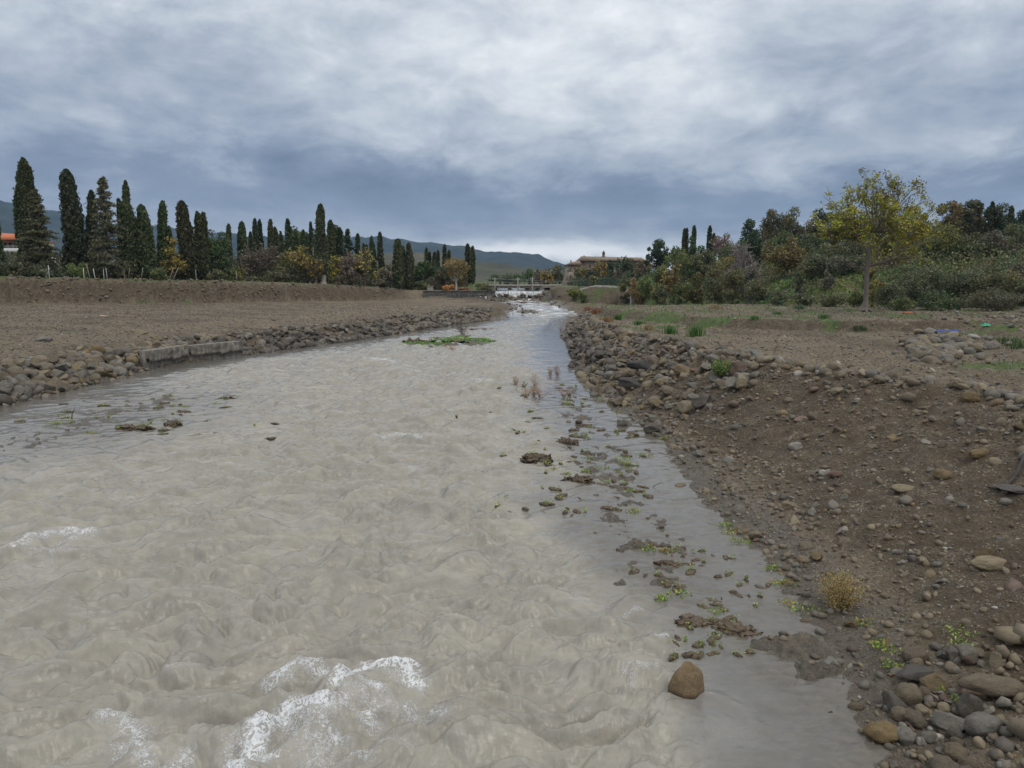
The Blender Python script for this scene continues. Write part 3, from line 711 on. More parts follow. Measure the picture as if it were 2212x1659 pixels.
def cedar(seed, H, R, cols, nb=120, per=60, ls=.4, open_=.0, z0=.03):
    rng = np.random.RandomState(seed); s = Segs(); pts = []
    s.path(np.array([[0, 0, -.2], [0, 0, H*.5], [0, 0, H*.97]]), H*.018, .03)
    for i in range(nb):
        u = z0+(1-z0)*(i+rng.rand())/nb; L = R*(1-u**1.4)**.85*rng.uniform(.55, 1.12)+.25
        a = rng.rand()*6.283; st = np.array([0, 0, u*H]); d = np.array([math.cos(a), math.sin(a), rng.uniform(-.18, .25)])
        e = st+d*L; b = curve(st, e, np.array([0, 0, .10*L]), 5); s.path(b, .05, .015)
        m = int(per*(.35+L/R)); t = rng.rand(m)**.7; q = st+(e-st)*t[:, None]; q[:, 2] += .20*L*t*(1-t)*2
        w = .20*L*(1.1-t*.5)+.12
        q += np.stack([-math.sin(a)*w*rng.normal(size=m), math.cos(a)*w*rng.normal(size=m), .10*rng.normal(size=m)-.05], 1)
        pts.append(q)
    p = np.vstack(pts); return leaves(p, ls, cols, rng, 0.2, .45, None, .2), s.build(5, (.09, .075, .06))
def blades(rng, n, R, h, cols, spread=.5, w=.012, base=None):
    """arching grass blades"""
    b = rng.normal(size=(n, 2))*R*.35; a = rng.rand(n)*6.283; hh = h*(.5+.6*rng.rand(n)); sp = spread*rng.rand(n)*hh
    d = np.stack([np.cos(a), np.sin(a)], 1)
    z0_ = np.zeros(n) if base is None else base
    p0 = np.column_stack([b, z0_-.02]); p1 = np.column_stack([b+d*sp[:, None]*.35, z0_+hh*.62]); p2 = np.column_stack([b+d*sp[:, None], z0_+hh])
    s = np.column_stack([-d[:, 1], d[:, 0], np.zeros(n)])*w
    V = np.stack([p0-s, p0+s, p1+s*.8, p1-s*.8, p2], 1).reshape(-1, 3); i = np.arange(n)[:, None]*5
    F1 = np.hstack([i, i+1, i+2, i+3]); F2 = np.hstack([i+3, i+2, i+4])
    cols = np.asarray(cols, float); c = cols[rng.randint(0, len(cols), n)]*(1+.15*rng.normal(size=(n, 1)))
    return V, [F1, F2], np.repeat(np.clip(c, .01, 1), 5, 0)
def twiggy(rng, n, h, R, colr, k2=6, leaf=None, lsize=.03, r=.006, flare=.9):
    """dry branching plant"""
    s = Segs(); tips = []
    for i in range(n):
        a = rng.rand()*6.283; sp = R*rng.rand()**.6; e = np.array([math.cos(a)*sp, math.sin(a)*sp, h*rng.uniform(.65, 1.05)*(1-.35*(sp/R)**2)])
        st = np.array([math.cos(a), math.sin(a), 0])*R*.12*rng.rand(); p = curve(st, e, np.array([0, 0, -.05*h]), 5); s.path(p, r, r*.4)
        for _ in range(k2):
            q = p[rng.randint(1, 5)]; e2 = q+unit(rng.normal(size=3)*[1, 1, .5]+[0, 0, flare])*h*rng.uniform(.12, .34); s.path(np.array([q, e2]), r*.6, r*.25); tips += [e2, (e2+q)/2]
    tips = np.array(tips); wood = s.build(3, colr)
    cl = None
    if leaf is not None:
        m = len(tips)*leaf[0]; idx = rng.randint(0, len(tips), m); cl = leaves(tips[idx]+rng.normal(size=(m, 3))*h*.03, lsize, leaf[1], rng, .2, .6)
    return cl, wood
# ------------------------------------------------------------------ stones
SC = {'tan': (.210, .172, .112), 'brown': (.150, .122, .084), 'grey': (.165, .157, .136), 'dark': (.062, .058, .054), 'slate': (.110, .100, .088), 'red': (.150, .098, .074), 'pale': (.36, .34, .30), 'ochre': (.175, .125, .062), 'wet': (.075, .062, .048)}
rng = np.random.RandomState(5)
STN = []   # x, y, z, size(radius), colour, angular, zone
def put(x, y, r, c, ang, zone, dz=.25, z=None, dims=None):
    STN.append([x, y, z, r, c, ang, zone, dz, dims])
def shore_x(line, Y):
    l = [(p[1], p[0]) for p in line]; l.sort(); return np.interp(Y, [a for a, b in l], [b for a, b in l])
def pick(**k): ks = list(k); return ks[rng.choice(len(ks), p=np.array(list(k.values()))/sum(k.values()))]
# left riprap
BLK = (P(322, 798)[1]-.5, P(532, 768)[1]+.4)
for i in range(2300):
    Y = 19+(116-19)*rng.rand()**1.15; d = rng.uniform(-.25, 3.3)
    d = d*np.interp(Y, [20, 60, 116], [1, 1, 1.25])
    X = shore_x(SL[:10], Y)-d
    r = rng.uniform(.16, .46)*(1.15 if d < 2.4 else .72)
    if rng.rand() < .10: r *= 1.35
    if BLK[0] < Y < BLK[1]:
        if d < 1.3: r *= .22
        elif d < 2.4: r = rng.uniform(.3, .5)
    far_dark = 50 < Y < 82 and d < 2.2
    c = pick(dark=6, slate=3, grey=1, brown=1) if far_dark else (pick(slate=3, grey=4, brown=4, dark=1, tan=1) if Y > 50 else pick(brown=5, tan=1.5, grey=4, ochre=1, slate=3, dark=.8))
    if Y < 46: r *= 1.25
    r = min(r, .60)
    if d < .3 and Y < 55: r *= .45
    put(X, Y, r, c, rng.choice([.3, .6, .8, .8]), 'left', .15+.25*rng.rand())
for i in range(70):
    Y = rng.uniform(BLK[0]-1.5, BLK[1]+.5); put(shore_x(SL[:10], Y)-rng.uniform(1.3, 2.9), Y, rng.uniform(.26, .50), pick(brown=3, tan=3, grey=3, slate=1), rng.choice([.3, .6, .8]), 'left', .45)
# right riprap
for i in range(2600):
    Y = 27+(72-27)*rng.rand(); cc = float(crest_c(np.array([Y]))[0])
    d = rng.uniform(-.2, 1.15)*min(cc, 4.8)
    X = shore_x(SR[:14], Y)+d
    r = min(.09+.085*rng.pareto(1.6), .38)*(1.15 if d > .8 else 1)
    if perlin(np.array(X*.7), np.array(Y*.5), 15) < -.18 and rng.rand() < .6: continue
    wall = Y > 45 and d < 1.0
    c = pick(slate=4, dark=3, grey=2, brown=1) if wall else pick(brown=4, tan=2, grey=4, ochre=1, slate=2, red=.6)
    if Y < 33 and rng.rand() < .5: continue
    put(X, Y, r*(1.25 if wall else 1), c, .75 if wall else rng.choice([.2, .6, .7, .8]), 'rightpile', .2+.3*rng.rand())
for i in range(260):
    Y = rng.uniform(72, 118); X = shore_x(SR[:17], Y)+rng.uniform(-.5, 3); put(X, Y, rng.uniform(.15, .45), pick(brown=3, grey=3, slate=3), .7, 'rightpile', .2)
# right slope: embedded stones
for i in range(1900):
    Y = 6+(34-6)*rng.rand()**.8; cc = float(crest_c(np.array([Y]))[0]); s = rng.uniform(.02, 1.12); X = shore_x(SR, Y)+s*cc
    r = .028+.045*rng.pareto(1.9)
    if perlin(np.array(X*.5), np.array(Y*.5), 77) < -.25: r *= .6
    put(X, Y, min(r, .22), pick(brown=4, tan=3, grey=3, ochre=1.6, slate=1.4, red=.7, pale=.25), rng.choice([.1, .3, .6, .7]), 'slope', rng.uniform(-.15, .35))
for i in range(330):   # along the crest
    Y = rng.uniform(17, 44); cc = float(crest_c(np.array([Y]))[0]); X = shore_x(SR, Y)+cc*rng.normal(1.0, .07)
    put(X, Y, rng.uniform(.06, .24), pick(brown=4, tan=3, grey=4, ochre=1.5, pale=.4, slate=1), rng.uniform(.1, .5), 'crest', .4)
for i in range(420):   # gravel foot
    Y = rng.uniform(6, 30); X = shore_x(SR, Y)+rng.uniform(.1, 2.6)
    put(X, Y, rng.uniform(.03, .10), pick(brown=4, tan=2, grey=4, slate=2, red=.6), .2, 'foot', .3)
for i in range(270):   # heap at the lower right
    p = P(rng.uniform(1930, 2330), rng.uniform(1400, 1720), .35); put(p[0], p[1], min(.05+.05*rng.pareto(1.8), .24), pick(brown=4, tan=2.5, grey=4, slate=2, red=.5), rng.choice([.1, .3, .6, .7]), 'heap', .35)
for i in range(150):   # stones beside the track on the right
    p = P(rng.normal(2030, 42), rng.normal(738, 13), 3.1); put(p[0], p[1], rng.uniform(.12, .45), pick(brown=3, tan=3, grey=4, pale=.5), .4, 'track', .3)
for i in range(240):
    p = P(rng.uniform(2040, 2330), rng.uniform(655, 705), 3.7); put(p[0], p[1], rng.uniform(.06, .25), pick(brown=3, tan=3, grey=4, pale=.8), .5, 'track', .3)
for i in range(900):   # terrace left
    Y = rng.uniform(24, 110); X = shore_x(SL[:10], Y)-3-abs(rng.normal())*7
    put(X, Y, min(.05+.04*rng.pareto(2.5), .25), pick(brown=3, tan=2, grey=4), .5, 'terrace', .2)
for i in range(520):   # on the cut bank on the left
    k = rng.rand(); x = -60+920*k; Yf = np.interp(x, [-200, 0, 250, 500, 700, 862], [96, 103, 110, 119, 134, 150]); q = at(x, Yf+rng.uniform(-.5, 3.0))
    put(q[0], q[1], rng.uniform(.08, .34), pick(brown=5, tan=3, grey=2), .6, 'cut', .1)
for i in range(150):   # rapids and boulders below the weir
    Y = rng.uniform(113, 148); X = rng.uniform(-1, 10); put(X, Y, rng.uniform(.15, .5)*(1.2 if Y > 138 else .8), pick(dark=3, slate=3, wet=3), .8, 'rapids', .1)
for i in range(330):
    X = rng.uniform(-5.2, 7.6); Y = rng.uniform(142, 149); put(X, Y, rng.uniform(.3, .75), pick(dark=2, slate=2, wet=3, brown=2), .8, 'rapids', .2+max(0, Y-144)*rng.uniform(.0, .42))
# pebbles and small stones standing out of the shallow water (view positions read off the photograph)
WST = [(147, 929, .16), (355, 885, .07), (404, 882, .10), (443, 893, .08), (516, 889, .12), (395, 917, .16), (95, 1017, .12), (120, 1003, .08), (1217, 990, .04), (1258, 1000, .0), (1228, 912, .13), (1250, 915, .17), (1300, 880, .09), (1220, 845, .12),
       (1425, 880, .10), (1386, 868, .09), (1424, 873, .0), (1230, 855, .14), (1228, 883, .13), (1350, 875, .06), (560, 838, .07), (205, 990, .08), (1180, 870, .08), (1390, 875, .1), (1424, 1255, .05), (1370, 1275, .05), (1444, 1325, .04),
       (1760, 1420, .09), (1690, 1385, .07), (1840, 1410, .09), (1690, 1527, .07), (1735, 1500, .05), (1455, 1365, .03), (300, 1100, .0), (10, 1112, .22), (1660, 1530, .05), (1640, 1370, .05)]
for (x, y, r) in WST:
    if r > 0: p = P(x, y); put(p[0], p[1], r, pick(wet=4, brown=2, slate=1), .4, 'water', .25)
for i in range(120):
    k = rng.rand(); p = P(rng.uniform(1380, 1800), rng.uniform(1050, 1540)); 
    if p[0] < shore_x(SR, p[1])-1.9: continue
    put(p[0], p[1], rng.uniform(.02, .07), pick(wet=4, brown=2, tan=1), .4, 'water', .3)
# named stones, placed one by one
SPEC = [(1487, 1498, .0, (.26, .22, .34), 'ochre', .25, 'large pointed brown boulder standing in the muddy water near the camera', .30, .5),
        (1908, 1597, .05, (.26, .21, .20), 'ochre', .15, 'round ochre boulder on the wet gravel at the lower right waterline', .55, 0),
        (1470, 1048, .0, (.22, .17, .12), 'tan', .1, 'flat tan stone lying at the waterline below the dirt slope', .5, 0),
        (2145, 1500, .55, (.46, .30, .23), 'brown', .2, 'big smooth grey brown boulder on top of the stone heap at lower right', .6, 0),
        (1985, 1462, .25, (.42, .25, .17), 'slate', .55, 'long flat grey slab beside the stone heap at lower right', .4, 0),
        (2140, 1222, 1.15, (.40, .22, .17), 'tan', .3, 'long pale tan boulder half buried high on the dirt slope', .3, .2),
        (1620, 768, 2.55, (.50, .30, .22), 'grey', .1, 'smooth dark grey oval boulder on the crest of the right bank', .7, 0),
        (2095, 868, 2.5, (.34, .26, .26), 'ochre', .15, 'rounded olive boulder near the right end of the bank crest', .5, 0),
        (1805, 1030, 1.5, (.20, .15, .17), 'red', .4, 'reddish stone in the middle of the dirt slope', .4, 0),
        (1955, 1060, 1.6, (.36, .20, .17), 'tan', .2, 'long grey tan boulder pair in the upper dirt slope', .35, .2),
        (2115, 985, 1.9, (.36, .17, .16), 'ochre', .1, 'long olive cobble lying level in the upper dirt slope', .4, 0),
        (2185, 1055, 1.7, (.40, .34, .08), 'slate', .6, 'broad flat dark slab below the driftwood branch', .2, .0),
        (2200, 858, 2.6, (.34, .25, .18), 'slate', .5, 'dark grey stone at the right edge of the bank crest', .4, 0),
        (1390, 800, 1.0, (.90, .62, .55), 'dark', .7, 'upper black angular boulder at the foot of the right bank', .4, .2),
        (1370, 838, .45, (.98, .62, .48), 'dark', .8, 'lower black slab shaped boulder at the right waterline', .4, .35),
        (1850, 1530, .02, (.12, .09, .08), 'brown', .3, 'wet brown stone at the edge of the muddy flat', .4, 0),
        (1805, 1537, .0, (.12, .09, .07), 'wet', .5, 'dark wet stone in the shallow water beside the muddy flat', .4, 0),
        (1735, 1215, .12, (.15, .12, .14), 'tan', .3, 'squarish tan stone above the bushy dry plant', .4, 0),
        (340, 740, 1.5, (.75, .5, .5), 'tan', .7, 'tall leaning tan block above the left concrete wall', .5, .5),
        (300, 722, 1.7, (.8, .6, .35), 'tan', .6, 'broad pale tan boulder on the rim of the left terrace', .4, .2),
        (95, 736, 1.75, (.6, .5, .30), 'grey', .4, 'lone pale grey stone on the gravel terrace', .4, 0),
        (1835, 1290, .2, (.15, .11, .1), 'pale', .3, 'pale stone behind the bushy dry plant', .4, 0)]
COLW = {'tan': 'tan', 'brown': 'brown', 'grey': 'grey', 'dark': 'black', 'slate': 'dark grey', 'red': 'reddish brown', 'pale': 'whitish', 'ochre': 'ochre', 'wet': 'dark wet brown'}
ZW = {'left': ('in the riprap along the left shore', 'boulders of the left riprap'), 'rightpile': ('in the rock pile along the right shore', 'boulders of the right riprap'), 'slope': ('embedded in the right dirt slope', 'stones in the dirt slope'),
      'crest': ('on the crest of the right bank', 'stones on the right bank crest'), 'foot': ('on the gravel at the foot of the right slope', 'stones at the slope foot'), 'heap': ('in the stone heap at the lower right corner', 'stones of the lower right heap'),
      'track': ('beside the track on the right plateau', 'stones on the right plateau'), 'terrace': ('on the left gravel terrace', 'stones on the left terrace'), 'cut': ('in the cut earth bank on the left', 'stones in the cut bank'),
      'rapids': ('in the white water below the weir', 'rocks in the rapids'), 'water': ('sticking out of the shallow water', 'stones in the shallow water')}
protosA = [mesh_np('boulder_angular', *stone_shape(4, rng, .8, (1, rng.uniform(.68, .9), rng.uniform(.55, .8))), STONE_O, True) for _ in range(9)]
protosR = [mesh_np('boulder_rounded', *stone_shape(4, rng, .15, (1, rng.uniform(.66, .9), rng.uniform(.5, .78))), STONE_O, True) for _ in range(9)]
for m_ in protosA: m_.shade_smooth()
def boulder(x, y, z, scl, colr, ang, label, group, rz, rot=None):
    clean = group is None
    me = (protosA if ang > .45 else protosR)[rng.randint(9)]
    rot = rot or (rng.normal()*.35, rng.normal()*.35, rz)
    o = link('boulder', me, None, (x, y, z), rot, scl)
    j = 1+rng.uniform(-.18, .18); m_ = 0 if clean else rng.uniform(.15, .5); o.color = tuple((SC[colr][k]*(1-m_)+(.120, .098, .072)[k]*m_)*j for k in range(3))+(1,)
    tag(o, label, 'boulder', group); return o
nspec = 0
WETM = tint_mat('wet_stone_mat', .7, 3.2, .45, .10, True); _g = G(WETM.node_tree); _b = [n for n in WETM.node_tree.nodes if n.type == 'BSDF_PRINCIPLED'][0]; _t = _g.n('ShaderNodeTexCoord'); _s = _g.n('ShaderNodeSeparateXYZ'); _g.link(_t.outputs['Object'], _s.inputs[0])
_w = _g.mapr(_g.m('ADD', _s.outputs[2], _g.m('MULTIPLY', _g.noise(_t.outputs['Object'], 2.0, 4), .5)), -.12, .12); _src = _b.inputs['Base Color'].links[0].from_socket
_g.link(_g.mix(1.0, _src, _g.ramp(_w, [(0, .42), (1, 1.0)]), 'MULTIPLY'), _b.inputs['Base Color']); _g.link(_g.mapr(_w, 0, 1, .25, .75), _b.inputs['Roughness'])
for (x, y, z, dims, c, ang, lab, dz, tilt) in SPEC:
    p, zz = hit(x, y) if z > 0 else (P(x, y, 0), 0)
    zz = zz if z > 0 else max(gz(*p), -.12)
    if lab.startswith('large pointed'):
        V, F = stone_shape(4, np.random.RandomState(3), .3, (1, 1, 1)); tz_ = (V[:, 2]+1)/2; V[:, 0] *= 1-.30*tz_**2; V[:, 1] *= 1-.3*tz_**2; V[:, 0] -= .22*tz_
        o = link('boulder', mesh_np('boulder_pointed', V, F, WETM, True), None, (p[0], p[1], .16), (.1, .12, .2), (.29, .23, .38)); o.color = (.23, .165, .095, 1); tag(o, lab, 'boulder')
    else: boulder(p[0], p[1], zz+dims[2]*(dz-.05), dims, c, ang, lab, None, rng.uniform(-.3, .3), (tilt, tilt*.4, rng.uniform(-.4, .4)))
    nspec += 1
xs = np.array([s[0] for s in STN]); ys = np.array([s[1] for s in STN]); rsz = np.array([s[3] for s in STN])
zs = terrain(xs, ys); Ds = np.hypot(xs, ys)
infr = (np.abs(xs/ys) < .735) & (ys > 5)
px = rsz/Ds*711*infr
order = np.argsort(-px); indiv = set(order[:300-nspec].tolist())
idx_in = sorted(indiv, key=lambda i: -px[i])
ZN = {'left': 'left riprap', 'rightpile': 'right rock pile', 'slope': 'dirt slope', 'crest': 'right bank crest', 'foot': 'slope foot gravel', 'heap': 'lower right stone heap', 'track': 'right plateau', 'terrace': 'left terrace', 'cut': 'left cut bank', 'rapids': 'rapids', 'water': 'shallows'}
def part_txt(i, mem):
    xv = np.array([xs[k]/ys[k] for k in mem]); yv = np.array([Ds[k] for k in mem])
    a = (np.searchsorted(np.sort(xv), xs[i]/ys[i])+.5)/len(mem); b = (np.searchsorted(np.sort(yv), Ds[i])+.5)/len(mem)
    lr = 'left' if a < .25 else ('middle left' if a < .5 else ('middle right' if a < .75 else 'right')); nf = 'near' if b < .34 else ('central' if b < .67 else 'far')
    return f'{nf} {lr}'
bycl = {}; labs = {}
for i in idx_in: bycl.setdefault(STN[i][6], []).append(i)
for i in idx_in:
    x, y, _, r, c, ang, zone, dz, dims = STN[i]
    sz = 'huge' if px[i] > 11 else ('big' if px[i] > 8 else ('medium' if px[i] > 6 else 'small'))
    shp = 'angular' if ang > .55 else ('rounded' if ang < .25 else 'blocky')
    labs[i] = f'{sz} {shp} {COLW[c]} stone, {part_txt(i, bycl[zone])} of the {ZN[zone]}'
inv = {}
for i in idx_in: inv.setdefault(labs[i], []).append(i)
for L_, mem in inv.items():
    if len(mem) > 1:
        mem = sorted(mem, key=lambda k: xs[k]/ys[k]); ORD = ['leftmost', 'second', 'third', 'fourth', 'fifth', 'sixth', 'seventh', 'eighth', 'ninth', 'tenth', 'eleventh', 'twelfth']
        for q_, k in enumerate(mem): labs[k] = L_+(', rightmost alike' if q_ == len(mem)-1 else (', leftmost alike' if q_ == 0 else f', {ORD[min(q_, 11)]} from left'))
for i in idx_in:
    x, y, _, r, c, ang, zone, dz, dims = STN[i]
    boulder(x, y, zs[i]+r*dz, (r, r, r), c, ang, labs[i].replace('whitish', 'white'), ZW[zone][1], rng.uniform(0, 6.28))
# the rest of the stones as one uncountable mass
parts3 = []; shp = {s: [stone_shape(s, rng, a, (1, rng.uniform(.7, .9), rng.uniform(.5, .8)))for a in (.1, .3, .8, .8)*3] for s in (1, 2, 3)}
offs = 0; VV, FF, CC = [], [], []
for i in range(len(STN)):
    if i in indiv: continue
    x, y, _, r, c, ang, zone, dz, dims = STN[i]
    s = 3 if px[i] > 3.5 else (2 if px[i] > 1.3 else 1)
    k = rng.randint(3)*4+(rng.randint(2) if ang < .45 else 2+rng.randint(2))
    V, F = shp[s][k]; M = rotm(rng, .4)
    VV.append((V@M.T)*r+[x, y, zs[i]+r*dz]); FF.append(F+offs); offs += len(V); j = 1+rng.uniform(-.25, .25); m_ = rng.uniform(.15, .55); CC.append(np.broadcast_to((np.array(SC[c])*(1-m_)+np.array([.120, .098, .072])*m_)*j, (len(V), 3)))
me = mesh_np('rubble', np.vstack(VV), np.vstack(FF), STONE_T, True, np.vstack(CC))
tag(link('rubble', me), 'brown and grey rubble stones covering the river banks', 'rubble', None, 'stuff')

# fine gravel: one uncountable mass of pebbles
rg = np.random.RandomState(8); N = 330000
A = rg.uniform(math.radians(-42), math.radians(42), N); Rr = np.exp(rg.uniform(math.log(5.5), math.log(125), N))
PX_, PY_ = Rr*np.sin(A), Rr*np.cos(A)
tzp, pg, ps, pm, pdl, pdr, pss = terrain(PX_, PY_, True)
wgt = np.where((pdl > 0) | (pdr > 0), .62, 0)
wgt = wgt*(1-.85*pg)
cl = .55+.9*perlin(PX_*.8, PY_*.8, 55)+.4*perlin(PX_*3, PY_*3, 56)
wgt = wgt*np.where((pdr > 0) & (pss < 1.05), np.clip(cl, .08, 1)*1.3, np.clip(cl+.35, .25, 1)*.8)
wgt = np.where((pdr > 0) & (pss < .28), np.clip(wgt*1.6, .25, 1), wgt)
rutm = (pdr > 0) & (pss > 1.15)
wgt = np.where(rutm, wgt*.8, wgt)
ok = (rg.rand(N) < wgt)
PX_, PY_, tzp, Rr = PX_[ok], PY_[ok], tzp[ok], Rr[ok]; n = len(PX_)
lf = (PX_ < -5)
pr = (np.where(lf, .50, .55)+np.where(lf, .45, .5)*rg.pareto(2.6, n)).clip(0, 4.2)*Rr/711; pr = np.clip(pr, .010, .11)
ppx = pr/Rr*711
cn = np.array([SC[k] for k in ('brown', 'tan', 'grey', 'slate', 'red', 'ochre', 'pale')])
ci = rg.choice(7, n, p=[.28, .14, .34, .12, .03, .05, .04]); pc = cn[ci]*(1+rg.uniform(-.25, .25, (n, 1))); pc = np.where(lf[:, None], pc*.75+np.array([.120, .108, .096])*.25, pc*.75+np.array([.105, .082, .062])*.25)
VV, FF, CC = [], [], []; off = 0
SOILC = np.array([.105, .080, .060])
for s, sel in ((1, ppx < 1.9), (2, ppx >= 1.9)):
    V0, F0 = ICO[s]; ix = np.where(sel)[0]; m = len(ix)
    if m == 0: continue
    a = rg.rand(m)*6.283; ca, sa = np.cos(a), np.sin(a)
    dims = np.stack([np.ones(m), rg.uniform(.6, .95, m), rg.uniform(.4, .75, m)], 1)*pr[ix][:, None]
    v = V0[None]*dims[:, None]; v = v*(1+rg.uniform(-.16, .16, (m, len(V0), 1)))
    tl = rg.normal(size=m)*.35
    v[:, :, 2] += v[:, :, 0]*np.tan(np.clip(tl, -.7, .7))[:, None]
    x = v[:, :, 0]*ca[:, None]-v[:, :, 1]*sa[:, None]; y = v[:, :, 0]*sa[:, None]+v[:, :, 1]*ca[:, None]
    v = np.stack([x+PX_[ix][:, None], y+PY_[ix][:, None], v[:, :, 2]+(tzp[ix]+pr[ix]*.12)[:, None]], -1)
    VV.append(v.reshape(-1, 3)); FF.append((F0[None]+(np.arange(m)*len(V0))[:, None, None]+off).reshape(-1, 3)); CC.append(np.repeat(pc[ix], len(V0), 0)); off += m*len(V0)
me = mesh_np('gravel', np.vstack(VV), np.vstack(FF), PEB, True, np.vstack(CC))
tag(link('gravel', me), 'loose brown and grey pebbles scattered over both banks', 'gravel', None, 'stuff')
# ------------------------------------------------------------------ trees
def place(xV, Y): return tuple(at(xV, Y))
def dims_for(xV, ytop, wV, Y):
    x, y = place(xV, Y); b = gz(x, y); return x, y, z_at(ytop, Y)-b, wV/FPX*Y*C_
ONE = [(0, 0, 1, 1, .05)]
CYP = [ # x, ytop, width, Y, lobes, description
 (-1, 446, 30, 112, ONE, 'dark cypress cut off by the left edge of the photo'),
 (72, 341, 46, 118, [(.1, 0, 1, .72, .05), (-.60, .2, .78, .55, .06), (.60, 0, .93, .26, .6), (.3, .2, .7, .6, .05)], 'tallest and broadest dark cypress, behind the conical cedar by the orange roofed house'),
 (166, 366, 40, 118, [(0, 0, 1, .98, .03), (-.45, 0, .62, .3, .3)], 'tall single column cypress standing between the two cedars'),
 (209, 411, 34, 120, [(0, 0, 1, .62, .04), (-.3, 0, .72, .72, .04)], 'cypress pressed against the left side of the open topped cedar'),
 (283, 390, 44, 119, [(.05, 0, .80, .85, .04), (.05, 0, 1, .40, .3), (-.55, 0, .82, .45, .05), (.35, .1, .6, .6, .04)], 'massive cypress with a narrow top and a left shoulder, right of the open topped cedar'),
 (320, 442, 36, 119, [(0, 0, 1, .85, .04), (.2, 0, .7, .8, .04)], 'ragged tapering grey green cypress right of the massive cypress'),
 (360, 434, 34, 122, [(0, 0, 1, .62, .05), (-.5, 0, .5, .45, .05), (.55, 0, .68, .40, .3)], 'cypress with a side spire rising behind the yellow shrub tree'),
 (409, 434, 38, 122, ONE, 'bulging cypress with a rounded top right of the yellow shrub tree'),
 (441, 457, 33, 124, [(-.35, 0, 1, .60, .03), (.3, 0, .99, .60, .05), (.6, 0, .8, .3, .5)], 'twin topped cypress just left of the bushy green pine'),
 (498, 484, 15, 138, ONE, 'slim cypress just right of the bushy green pine'),
 (528, 479, 22, 140, [(0, 0, 1, .9, .03), (-.8, 0, .82, .4, .03)], 'cypress with a thin side spire on the left edge of the bare brown tree'),
 (545, 501, 11, 165, ONE, 'short cypress tip showing above the bare brown tree'),
 (557, 472, 14, 160, ONE, 'left one of the two touching cypresses behind the bare brown tree'),
 (567, 475, 14, 162, ONE, 'right one of the two touching cypresses behind the bare brown tree'),
 (589, 474, 15, 150, ONE, 'cypress with a lower twin on the right side of the bare brown tree'),
 (599, 491, 17, 151, ONE, 'lower cypress leaning on its taller neighbour right of the bare brown tree'),
 (609, 500, 9, 160, ONE, 'small cypress tip left of the pine grove'),
 (627, 473, 18, 158, ONE, 'cypress standing in front of the left end of the pine grove'),
 (676, 480, 9, 170, ONE, 'thin rusty cypress spire between the pine grove and the giant cypress'),
 (643, 500, 11, 160, ONE, 'low dark cypress in front of the middle of the pine grove'),
 (657, 497, 10, 164, ONE, 'low thin cypress near the right end of the pine grove'),
 (698, 441, 29, 139, [(0, 0, 1, .92, .13)], 'giant cypress with a bare pale foot at the edge of the cut bank'),
 (721, 476, 21, 160, ONE, 'broad cypress right behind the giant cypress'),
 (737, 492, 20, 163, ONE, 'wide low cypress left of the flat layered dark conifer'),
 (775, 505, 14, 165, ONE, 'round topped cypress right of the flat layered dark conifer'),
 (787, 527, 6, 175, ONE, 'tiny cypress tip above the olive yellow tree'),
 (794, 530, 8, 176, ONE, 'tiny rounded cypress tip right of the tiny pointed one'),
 (803, 511, 12, 160, ONE, 'cypress with a bent tip behind the olive yellow tree'),
 (809, 524, 11, 161, ONE, 'shorter cypress fused to the bent tipped cypress'),
 (825, 502, 15, 158, ONE, 'slender cypress standing alone left of the valley gap'),
 (860, 516, 24, 153, ONE, 'wide based cypress at the right end of the yellow trees'),
 (872, 532, 11, 160, ONE, 'thin cypress tucked behind the wide based cypress'),
 (886, 525, 19, 155, [(0, 0, 1, .85, .03), (-.6, 0, .8, .35, .05)], 'cypress between the wide based cypress and the umbrella pine'),
 (922, 536, 8, 200, ONE, 'short cypress tip above the umbrella pine'),
 (928, 545, 8, 201, ONE, 'stub of a cypress right above the umbrella pine'),
 (939, 545, 12, 200, ONE, 'flat topped cypress right of the umbrella pine'),
 (947, 542, 7, 202, ONE, 'needle thin cypress beside the flat topped cypress'),
 (962, 529, 11, 185, ONE, 'cypress left behind the white stemmed eucalyptus'),
 (970, 542, 9, 187, ONE, 'small cypress leaning on the one behind the white stemmed eucalyptus'),
 (1012, 527, 14, 170, ONE, 'left cypress of the last pair before the bridge'),
 (1021, 532, 11, 168, ONE, 'right cypress of the last pair before the bridge'),
 (1473, 494, 9, 175, ONE, 'left half of the twin cypress on the hilltop right of the river'),
 (1480, 494, 9, 175, ONE, 'right half of the twin cypress on the hilltop right of the river'),
 (1494, 488, 13, 176, ONE, 'middle cypress of the hilltop right of the river'),
 (1530, 488, 12, 172, ONE, 'tallest cypress of the right pair on the hilltop'),
 (1539, 505, 10, 171, ONE, 'lower cypress of the right pair on the hilltop'),
 (2128, 436, 14, 125, ONE, 'dark cypress tip poking out of the right hand eucalyptus wood'),
 (2174, 445, 16, 122, ONE, 'dark cypress near the right end of the wood'),
 (2206, 447, 22, 118, ONE, 'dark cypress cut by the right edge of the photo')]
base_cy = None
